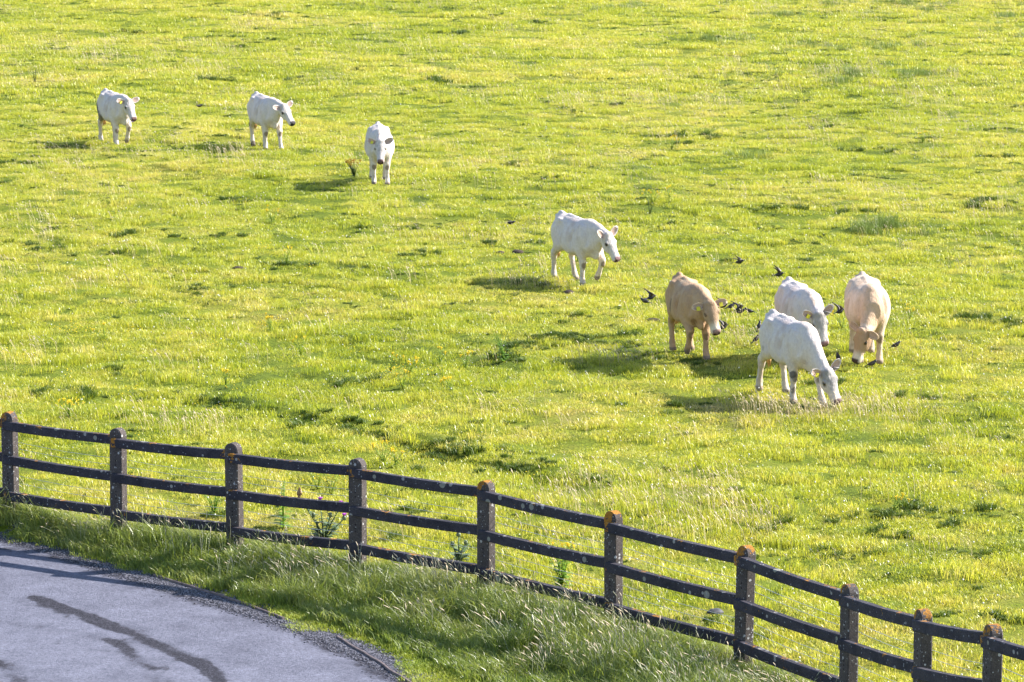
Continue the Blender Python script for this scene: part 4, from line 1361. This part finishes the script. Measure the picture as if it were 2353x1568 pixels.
def flying_bird(loc, heading, label, pitch=.1, flap=.5, s=.88, sweep=.25, name="starling"):
    r = empty(name, loc, heading)
    tag(r, label, "starling", "starlings feeding and flying round the cattle")
    mb = MB(); T = bird_body(mb, pitch, 0, s)
    mb.build("body", [M_BIRD], r)
    bb = MB(); bb.tube([T(.10, .025), T(.125, .020)], [.005 * s, .001 * s], 6); bb.build("bill", [M_BILL], r)
    for sd in (1, -1):
        f = flap if sd > 0 else flap * .8 + .1
        L = .17 * s
        sec = []
        for k, (u, ch, sw) in enumerate(((0, .065, 0), (.35, .07, .01), (.7, .05, -.02), (1, .012, -.07))):
            y = sd * (.02 * s + L * u * math.cos(f)); z = L * u * math.sin(f)
            x0 = .035 * s + sw * s * (1 + sweep * 3)
            sec.append([(x0, y, z + .02 * s), (x0 - ch * .5 * s, y, z + .026 * s), (x0 - ch * s, y, z + .017 * s), (x0 - ch * .5 * s, y, z + .014 * s)])
        v = [p for q in sec for p in q]
        fc = [(k * 4 + i, k * 4 + (i + 1) % 4, k * 4 + 4 + (i + 1) % 4, k * 4 + 4 + i) for k in range(3) for i in range(4)] + [(0, 1, 2, 3), (15, 14, 13, 12)]
        wb = MB(); wb.add(v, fc); wb.build("wing", [M_WING], r)
    return r
def gp(dx, dy):
    g_ = gd(dx, dy); return (g_[0], g_[1], land1(g_[0], g_[1]) + .05)
def air(dx, dy, gy):
    """a point in the air: seen at dx, dy, above the ground that shows at gy"""
    g_ = gd(dx, gy); k = 1024 / 2353
    d = ray(dx * k, dy * k); t = g_[1] / d[1]
    return (d[0] * t, g_[1], CAM_H + d[2] * t)
R_ = math.radians
flying_bird(air(1495, 684, 742), R_(15), "flying starling wings raised, upper right one of the pair left of the tan heifer", .15, .9)
flying_bird(air(1483, 692, 745), R_(165), "flying starling with spread wings, left one of the pair behind the tan heifer", .2, .15)
flying_bird(air(1698, 602, 660), R_(-8), "lone starling flying highest above the herd of grazing cattle", .1, .45)
flying_bird(air(1789, 631, 700), R_(-5), "starling flying with raised wing just above the rear white heifer", .1, 1.0)
flying_bird(air(1661, 703, 728), R_(10), "starling taking off just above the right ear of the tan heifer", .2, .8)
flying_bird(air(1698, 709, 738), R_(20), "starling taking off, upper one beside the ear of the tan heifer", .3, .6)
flying_bird(air(1662, 752, 770), R_(25), "starling with a wing raised beside the muzzle of the tan heifer", .25, .9)
flying_bird(air(1929, 716, 765), R_(20), "starling flying between the horned heifer and the broad cream cow", .2, .9)
flying_bird(air(1173, 512, 540), R_(5), "lone starling gliding low in mid field, left of the walking calf", .0, .12)
flying_bird(air(458, 243, 280), R_(5), "starling gliding between the two farthest left heifers", .0, -.1)
standing_bird(gp(1679, 718), R_(20), "starling standing with head up, between the tan heifer's ear and the grass tuft", .3)
standing_bird(gp(1700, 730), R_(5), "starling feeding, left one of the two behind the grass tuft", .1)
standing_bird(gp(1722, 731), R_(170), "starling facing left, right one of the two behind the grass tuft", .2)
standing_bird(gp(1744, 770), R_(60), "starling standing upright behind the rump of the grazing white steer", .8)
standing_bird(gp(1737, 801), R_(40), "starling half hidden in the shadow at the hind leg of the steer", .5)
standing_bird(gp(2058, 812), R_(15), "starling standing just right of the cream cow's foreleg", .35)
standing_bird(gp(2003, 850), R_(8), "starling with raised head in front of the grazing cream cow", .3)
standing_bird(gp(2008, 788), R_(185), "starling under the dewlap of the cream cow, behind its ear", .2)
standing_bird(gp(1926, 838), R_(100), "starling peeping out behind the raised ear of the grazing steer", .5)
# small brown bird on the middle rail
i_ = 4
A, B = POSTS[4], POSTS[5]
k_px = 1024 / 2353
d_ = (B - A)[:2]; L_ = np.linalg.norm(d_); d_ = d_ / L_; nn = np.array([d_[1], -d_[0]])
best_t = min(np.linspace(0, 1, 200), key=lambda t: abs(((A + (B - A) * t)[0] / (A + (B - A) * t)[1]) - (689 * k_px - 512) / (FPX * 1.0) / _cp))
q_ = A[:2] + (B - A)[:2] * best_t + nn * .035
standing_bird((q_[0], q_[1], RAIL_Z[1] + RH / 2 - .006), R_(-80), "small brown bird perched on the middle rail of the fence", .9, .72, "sparrow", [M_SPAR, M_BILL, M_BLEG, M_SPAR], None, "sparrow")

# ================================================================== weeds
M_LEAF = simple_mat("thistle_leaf", (.10, .15, .06), .6, .4, .35, 14)
M_WLEAF = blade_material("weed_leaf", [(.30, (.10, .20, .02)), (.5, (.16, .29, .03)), (.7, (.22, .34, .04))], trans=.4)
M_RLEAF = blade_material("ragwort_leaf", [(.30, (.18, .28, .03)), (.5, (.26, .36, .04)), (.7, (.34, .40, .06))], trans=.4)
M_DLEAF = blade_material("dark_weed_leaf", [(.30, (.03, .06, .012)), (.5, (.05, .09, .02)), (.7, (.08, .11, .03))], trans=.3)
M_YEL = simple_mat("yellow_ragwort_flower", (.78, .55, .01), .6, .3, .2, 30)
M_ORA = simple_mat("rusty_flower", (.35, .20, .02), .7, .2, .3, 30)
M_PUR = simple_mat("purple_thistle_flower", (.42, .06, .50), .6, .3, .25, 60)
M_BUD = simple_mat("spiny_thistle_head", (.14, .17, .09), .6, .4, .4, 70)

def leaf(mb, p, d, L, W, r, mi=0, lobes=True):
    d = Vector(d).normalized(); w = d.cross(Vector((0, 0, 1)))
    w = w.normalized() if w.length > .05 else Vector((1, 0, 0))
    n = 6; v = []; p = Vector(p)
    for i in range(n + 1):
        t = i / n
        wd = W * math.sin(math.pi * min(.98, t * .85 + .12)) * ((1 if i % 2 else .5) if lobes else 1)
        c = p + d * L * t + Vector((0, 0, -L * .35 * t * t))
        v += [c - w * wd, c + w * wd]
    mb.add(v, [(2 * i, 2 * i + 1, 2 * i + 3, 2 * i + 2) for i in range(n)], mi)
def weed_plant(name, loc, h, label, nst=5, flowers='yellow', spread=.16, leafm=None, group=None, cat="wildflower", seed=1, dense_=10, fsize=.022):
    r = random.Random(seed)
    root = empty(name, loc, r.uniform(0, 6))
    tag(root, label, cat, group)
    mb = MB(); fb = []
    for k in range(nst):
        a = r.uniform(0, 6.28); s = spread * r.uniform(.3, 1)
        top = Vector((math.cos(a) * s, math.sin(a) * s, h * r.uniform(.75, 1.05)))
        mid = Vector((top.x * .35, top.y * .35, top.z * .5))
        mb.tube([(0, 0, 0), mid, top], [.006, .005, .003], 5, 0)
        for j in range(dense_):
            t = (j + .5) / dense_
            c = mid * (2 * t) if t < .5 else mid + (top - mid) * (2 * t - 1)
            b = r.uniform(0, 6.28); Lf = h * .20 * (1.15 - t) + .03
            leaf(mb, c, (math.cos(b), math.sin(b), .5), Lf, Lf * .20, r)
        if flowers: fb.append(top)
    mb.build("foliage", [leafm or M_WLEAF], root, True)
    for top in fb:
        fm = MB()
        for q in range(7 if flowers != 'purple' else 1):
            if flowers == 'purple': break
            a = r.uniform(0, 6.28); s = r.uniform(.2, 1) * fsize * 1.4
            p = top + Vector((math.cos(a) * s, math.sin(a) * s, .012 + r.uniform(-.01, .012)))
            fm.ball(p, fsize * .42, 6, 4, 0, (1, 1, .4))
            fm.tube([top - Vector((0, 0, .03)), p], .002, 3, 0, False)
        if flowers == 'purple': continue
        fm.build("flower_head", [M_YEL if flowers == 'yellow' else M_ORA], root, True)
    return root
def gpl(dx, dy):
    g_ = gd(dx, dy); return (g_[0], g_[1], land1(g_[0], g_[1]))

RAG = [(519, 895, .34, "ragwort in the left of the field, above the second fence panel"), (815, 412, 0, ""), (626, 508, .40, "ragwort clump in flower left of the lone starling, upper middle of the field"),
 (622, 755, .36, "ragwort clump with many yellow heads, straight below the front walking heifer"), (692, 815, .36, "ragwort clump just right of and below the large yellow clump in the left half"),
 (658, 618, .42, "single tall ragwort, left one of a close pair in the left half"), (690, 612, .0, ""), (0, 0, 0, "ragwort right of the dark tuft by the furrow"),
 (895, 862, .34, "ragwort left of the row of yellow flowers in mid field"), (925, 893, .36, "largest ragwort in the row of yellow flowers in mid field"), (940, 868, .32, "ragwort in the middle of the yellow row in mid field"),
 (0, 0, 0, "ragwort at the upper right end of the yellow row in mid field"), (1010, 833, .30, "ragwort above the yellow row in mid field"), (1068, 845, .36, "ragwort just left of the bushy green weed in mid field"),
 (1040, 905, .25, "low ragwort below the bushy green weed"), (0, 0, 0, "low ragwort right of and below the bushy green weed"), (760, 1130, .48, "tall ragwort behind the fence between the third and fourth posts"),
 (730, 1120, .42, "bushy ragwort left of the tall one behind the third fence panel"), (0, 0, 0, "ragwort touching the fourth fence post from behind"), (881, 1062, .36, "ragwort behind the top rail right of the fourth post"),
 (0, 0, 0, "small ragwort above the fence right of the fourth post"), (910, 1068, .30, "ragwort behind the top rail halfway to the fifth post"), (1327, 600, .38, "ragwort under the belly of the walking calf"),
 (1500, 475, .34, "ragwort in the middle right of the field above the walking calf"), (1538, 470, .36, "ragwort right of another one above the walking calf"), (0, 0, 0, "ragwort above the head of the walking calf"),
 (1543, 340, .40, "ragwort in the upper right middle of the field"), (0, 0, 0, "ragwort under the belly of the grazing steer"), (1935, 760, .34, "ragwort between the horned heifer and the cream cow's head"),
 (2090, 735, .28, "ragwort right of the cream cow's foreleg"), (0, 0, 0, "low ragwort above the rump of the cream cow"), (1220, 1205, .0, ""), (240, 775, .28, "ragwort in the left of the field above the wide yellow row"),
 (0, 0, 0, "ragwort left of its neighbour above the fence at the left"), (160, 960, .28, "ragwort close above the first fence panel"), (2120, 330, .3, "ragwort in the upper right of the field below the rushes"), (1640, 235, .34, "ragwort in the upper right half above the herd"),
 (1150, 95, .4, "ragwort near the top middle of the field"), (0, 0, 0, "ragwort near the right edge above the fence end"), (0, 0, 0, "ragwort in front of the grazing steer's forelegs"), (0, 0, 0, "low ragwort below the grazing steer's muzzle"), (2052, 1175, .25, "small ragwort in the lower right of the field")]
for i, (a, b, h, lab) in enumerate(RAG):
    if h <= 0: continue
    weed_plant("ragwort", gpl(a, b), h * .8, lab, 3 + i % 4, 'yellow', .12 + .05 * (i % 3), leafm=M_RLEAF, group="ragwort plants flowering in the field", seed=i + 3)
# tiny yellow flowers too many to tell apart
mb = MB()
for k in range(5): mb.ball((RNG.uniform(-.12, .12), RNG.uniform(-.08, .08), RNG.uniform(.08, .16)), .010, 6, 4, 0, (1, 1, .5))
fl = [mb.mesh("yellow_dots", [M_YEL])]
P = field_only(region_points(34, 130, .22, seed=91), -.4)
v = vnoise(P[:, 0], P[:, 1], 7, 92)
P = P[v + RNG.uniform(-.2, .2, len(P)) > .52]
rows = []
for (a, b, rx, ry, n) in ((175, 768, 40, 5, 9), (160, 950, 35, 8, 7), (305, 765, 20, 3, 3), (560, 590, 60, 5, 2), (930, 870, 60, 12, 12), (1600, 640, 50, 6, 2), (1490, 470, 60, 8, 6), (1650, 460, 30, 5, 4), (1640, 210, 60, 10, 7), (1100, 150, 40, 8, 4), (625, 745, 25, 5, 6), (760, 1110, 45, 10, 9)):
    for _ in range(n): rows.append(gd(a + RNG.uniform(-rx, rx), b + RNG.uniform(-ry, ry))[:2])
P = np.vstack([P, np.array(rows)])
scatter("yellow_flowers", with_z(P), fl, None, "tiny yellow flowers sprinkled through the pasture", scl=RNG.uniform(.6, 1.3, len(P)))
# white clover specks
mb = MB()
mb.ball((0, 0, .06), .009, 5, 4, 0)
M_CLO = simple_mat("white_clover_head", (.75, .72, .68), .7, .2)
cl = [mb.mesh("clover", [M_CLO])]
P = field_only(region_points(34, 90, 2.2, seed=93), -.4)
scatter("clover_flowers", with_z(P), cl, None, "tiny white clover heads in the short grass", scl=RNG.uniform(.7, 1.3, len(P)))

weed_plant("dark_weed", gpl(814, 413), .34, "dark weed with rusty orange tops beside the shadow of the front walking heifer", 16, 'rusty', .20, M_DLEAF, None, "weed", 5, 9, .03)
weed_plant("bushy_weed", gpl(1158, 832), .46, "bushy bright green weed leaning in the middle of the field", 7, None, .26, M_WLEAF, None, "weed", 6, 10)
weed_plant("bushy_weed", gpl(1290, 1352), .52, "bushy green weed behind the bottom rail between the fifth and sixth posts", 12, 'yellow', .22, M_WLEAF, None, "weed", 7, 10, .016)
weed_plant("bushy_weed", gpl(651, 1216), .60, "upright green weed behind the fence between the third and fourth posts", 4, None, .06, M_WLEAF, None, "weed", 8, 16)
weed_plant("bushy_weed", gpl(492, 1188), .34, "low leafy weed behind the fence left of the third post", 8, None, .22, M_WLEAF, None, "weed", 9, 8)
weed_plant("bushy_weed", gpl(1493, 492), .34, "small dark weed in mid field above the walking calf", 4, None, .12, M_DLEAF, None, "weed", 10, 8)
weed_plant("bushy_weed", gpl(80, 190), .5, "small dark weed above the heifer at the far left", 5, None, .14, M_DLEAF, None, "weed", 11, 8)

def thistle(loc, h, heads, label, seed):
    r = random.Random(seed)
    root = empty("thistle", loc, 0); tag(root, label, "thistle", "thistles behind the fence")
    mb = MB()
    tops = []
    for (x, y, z, fl_) in heads:
        top = Vector((x, y, z)); mid = Vector((x * .4, y * .4, z * .5))
        mb.tube([(0, 0, 0), mid, top], [.010, .008, .005], 6, 0)
        for j in range(11):
            t = (j + .5) / 11.5
            c = mid * (2 * t) if t < .5 else mid + (top - mid) * (2 * t - 1)
            b = r.uniform(0, 6.28); Lf = .16 * (1.2 - t) + .03
            leaf(mb, c, (math.cos(b), math.sin(b), .7), Lf, Lf * .26, r)
        tops.append((top, fl_))
    mb.build("foliage", [M_LEAF], root)
    for top, fl_ in tops:
        hb = MB(); hb.ball(top + Vector((0, 0, .012)), .026, 9, 6, 0, (1, 1, 1.15))
        for q in range(14):
            a = r.uniform(0, 6.28); e = r.uniform(-.8, .9)
            d = Vector((math.cos(a) * math.cos(e), math.sin(a) * math.cos(e), math.sin(e)))
            hb.tube([top + Vector((0, 0, .012)) + d * .022, top + Vector((0, 0, .012)) + d * .042], [.004, .0008], 4, 0, False)
        ho = hb.build("flower_head", [M_BUD], root)
        if fl_:
            pb = MB()
            for q in range(22):
                a = r.uniform(0, 6.28); s = r.uniform(0, .022)
                pb.tube([top + Vector((math.cos(a) * s * .4, math.sin(a) * s * .4, .034)), top + Vector((math.cos(a) * s * 1.3, math.sin(a) * s * 1.3, .066))], [.005, .006], 4, 0)
            pb.build("purple_florets", [M_PUR], ho)
    return root
thistle(gpl(744, 1246), .5, [(-.22, 0, .44, 1), (-.04, .02, .46, 1), (.20, 0, .42, 1), (.24, -.03, .28, 1), (-.12, .05, .30, 0), (.08, -.04, .32, 0)], "large spiny thistle with four purple heads behind the fourth fence post's left side", 3)
thistle(gpl(1054, 1296), .34, [(.0, 0, .33, 1), (-.07, .02, .22, 0), (.08, 0, .24, 0)], "small thistle with one purple head left of the fifth fence post", 4)

# ================================================================== stones and dung
M_STONE = simple_mat("dark_grey_stone", (.05, .05, .06), .7, .4, .5, 12)
M_DUNG = simple_mat("dried_dung", (.055, .040, .030), .9, .2, .4, 12)
def lump(name, loc, size, flat, mat, label, cat, group, seed):
    r = random.Random(seed)
    mb = MB()
    nu, nv = 12, 7
    mb.ball((0, 0, 0), 1.0, nu, nv)
    vs = []
    for (x, y, z) in mb.v:
        k = 1 + .28 * (vnoise(np.array([x * 2 + seed]), np.array([y * 2 + z]), .8, seed)[0] - .5)
        vs.append((x * size * k, y * size * .7 * k, z * size * flat * k + size * flat * .25))
    me = mesh_from(name, vs, mb.f)
    o = link(name, me, mat); o.location = loc; o.rotation_euler = (0, 0, r.uniform(0, 3))
    tag(o, label, cat, group)
    return o
lump("stone", gpl(1643, 1407), .11, .35, M_STONE, "dark stone lying in the grass behind the fence, left of the seventh post", "stone", None, 3)
for i, (a, b, s, lab) in enumerate([(1190, 582, .15, "dung pat right one of two, left of the walking calf's shadow"), (1150, 584, .11, "dung pat left one of two, left of the walking calf's shadow"), (1307, 674, .13, "dung pat below the walking calf's shadow"),
                               (1500, 741, .15, "dung pat left of the tan heifer"), (548, 623, .13, "dung pat in the left half of the field beside a dark tuft"), (1850, 605, .10, "dung pat above the rear white heifer's back")]):
    lump("dung_pat", gpl(a, b), s, .30, M_DUNG, lab, "dung", "dung pats in the field", 10 + i)
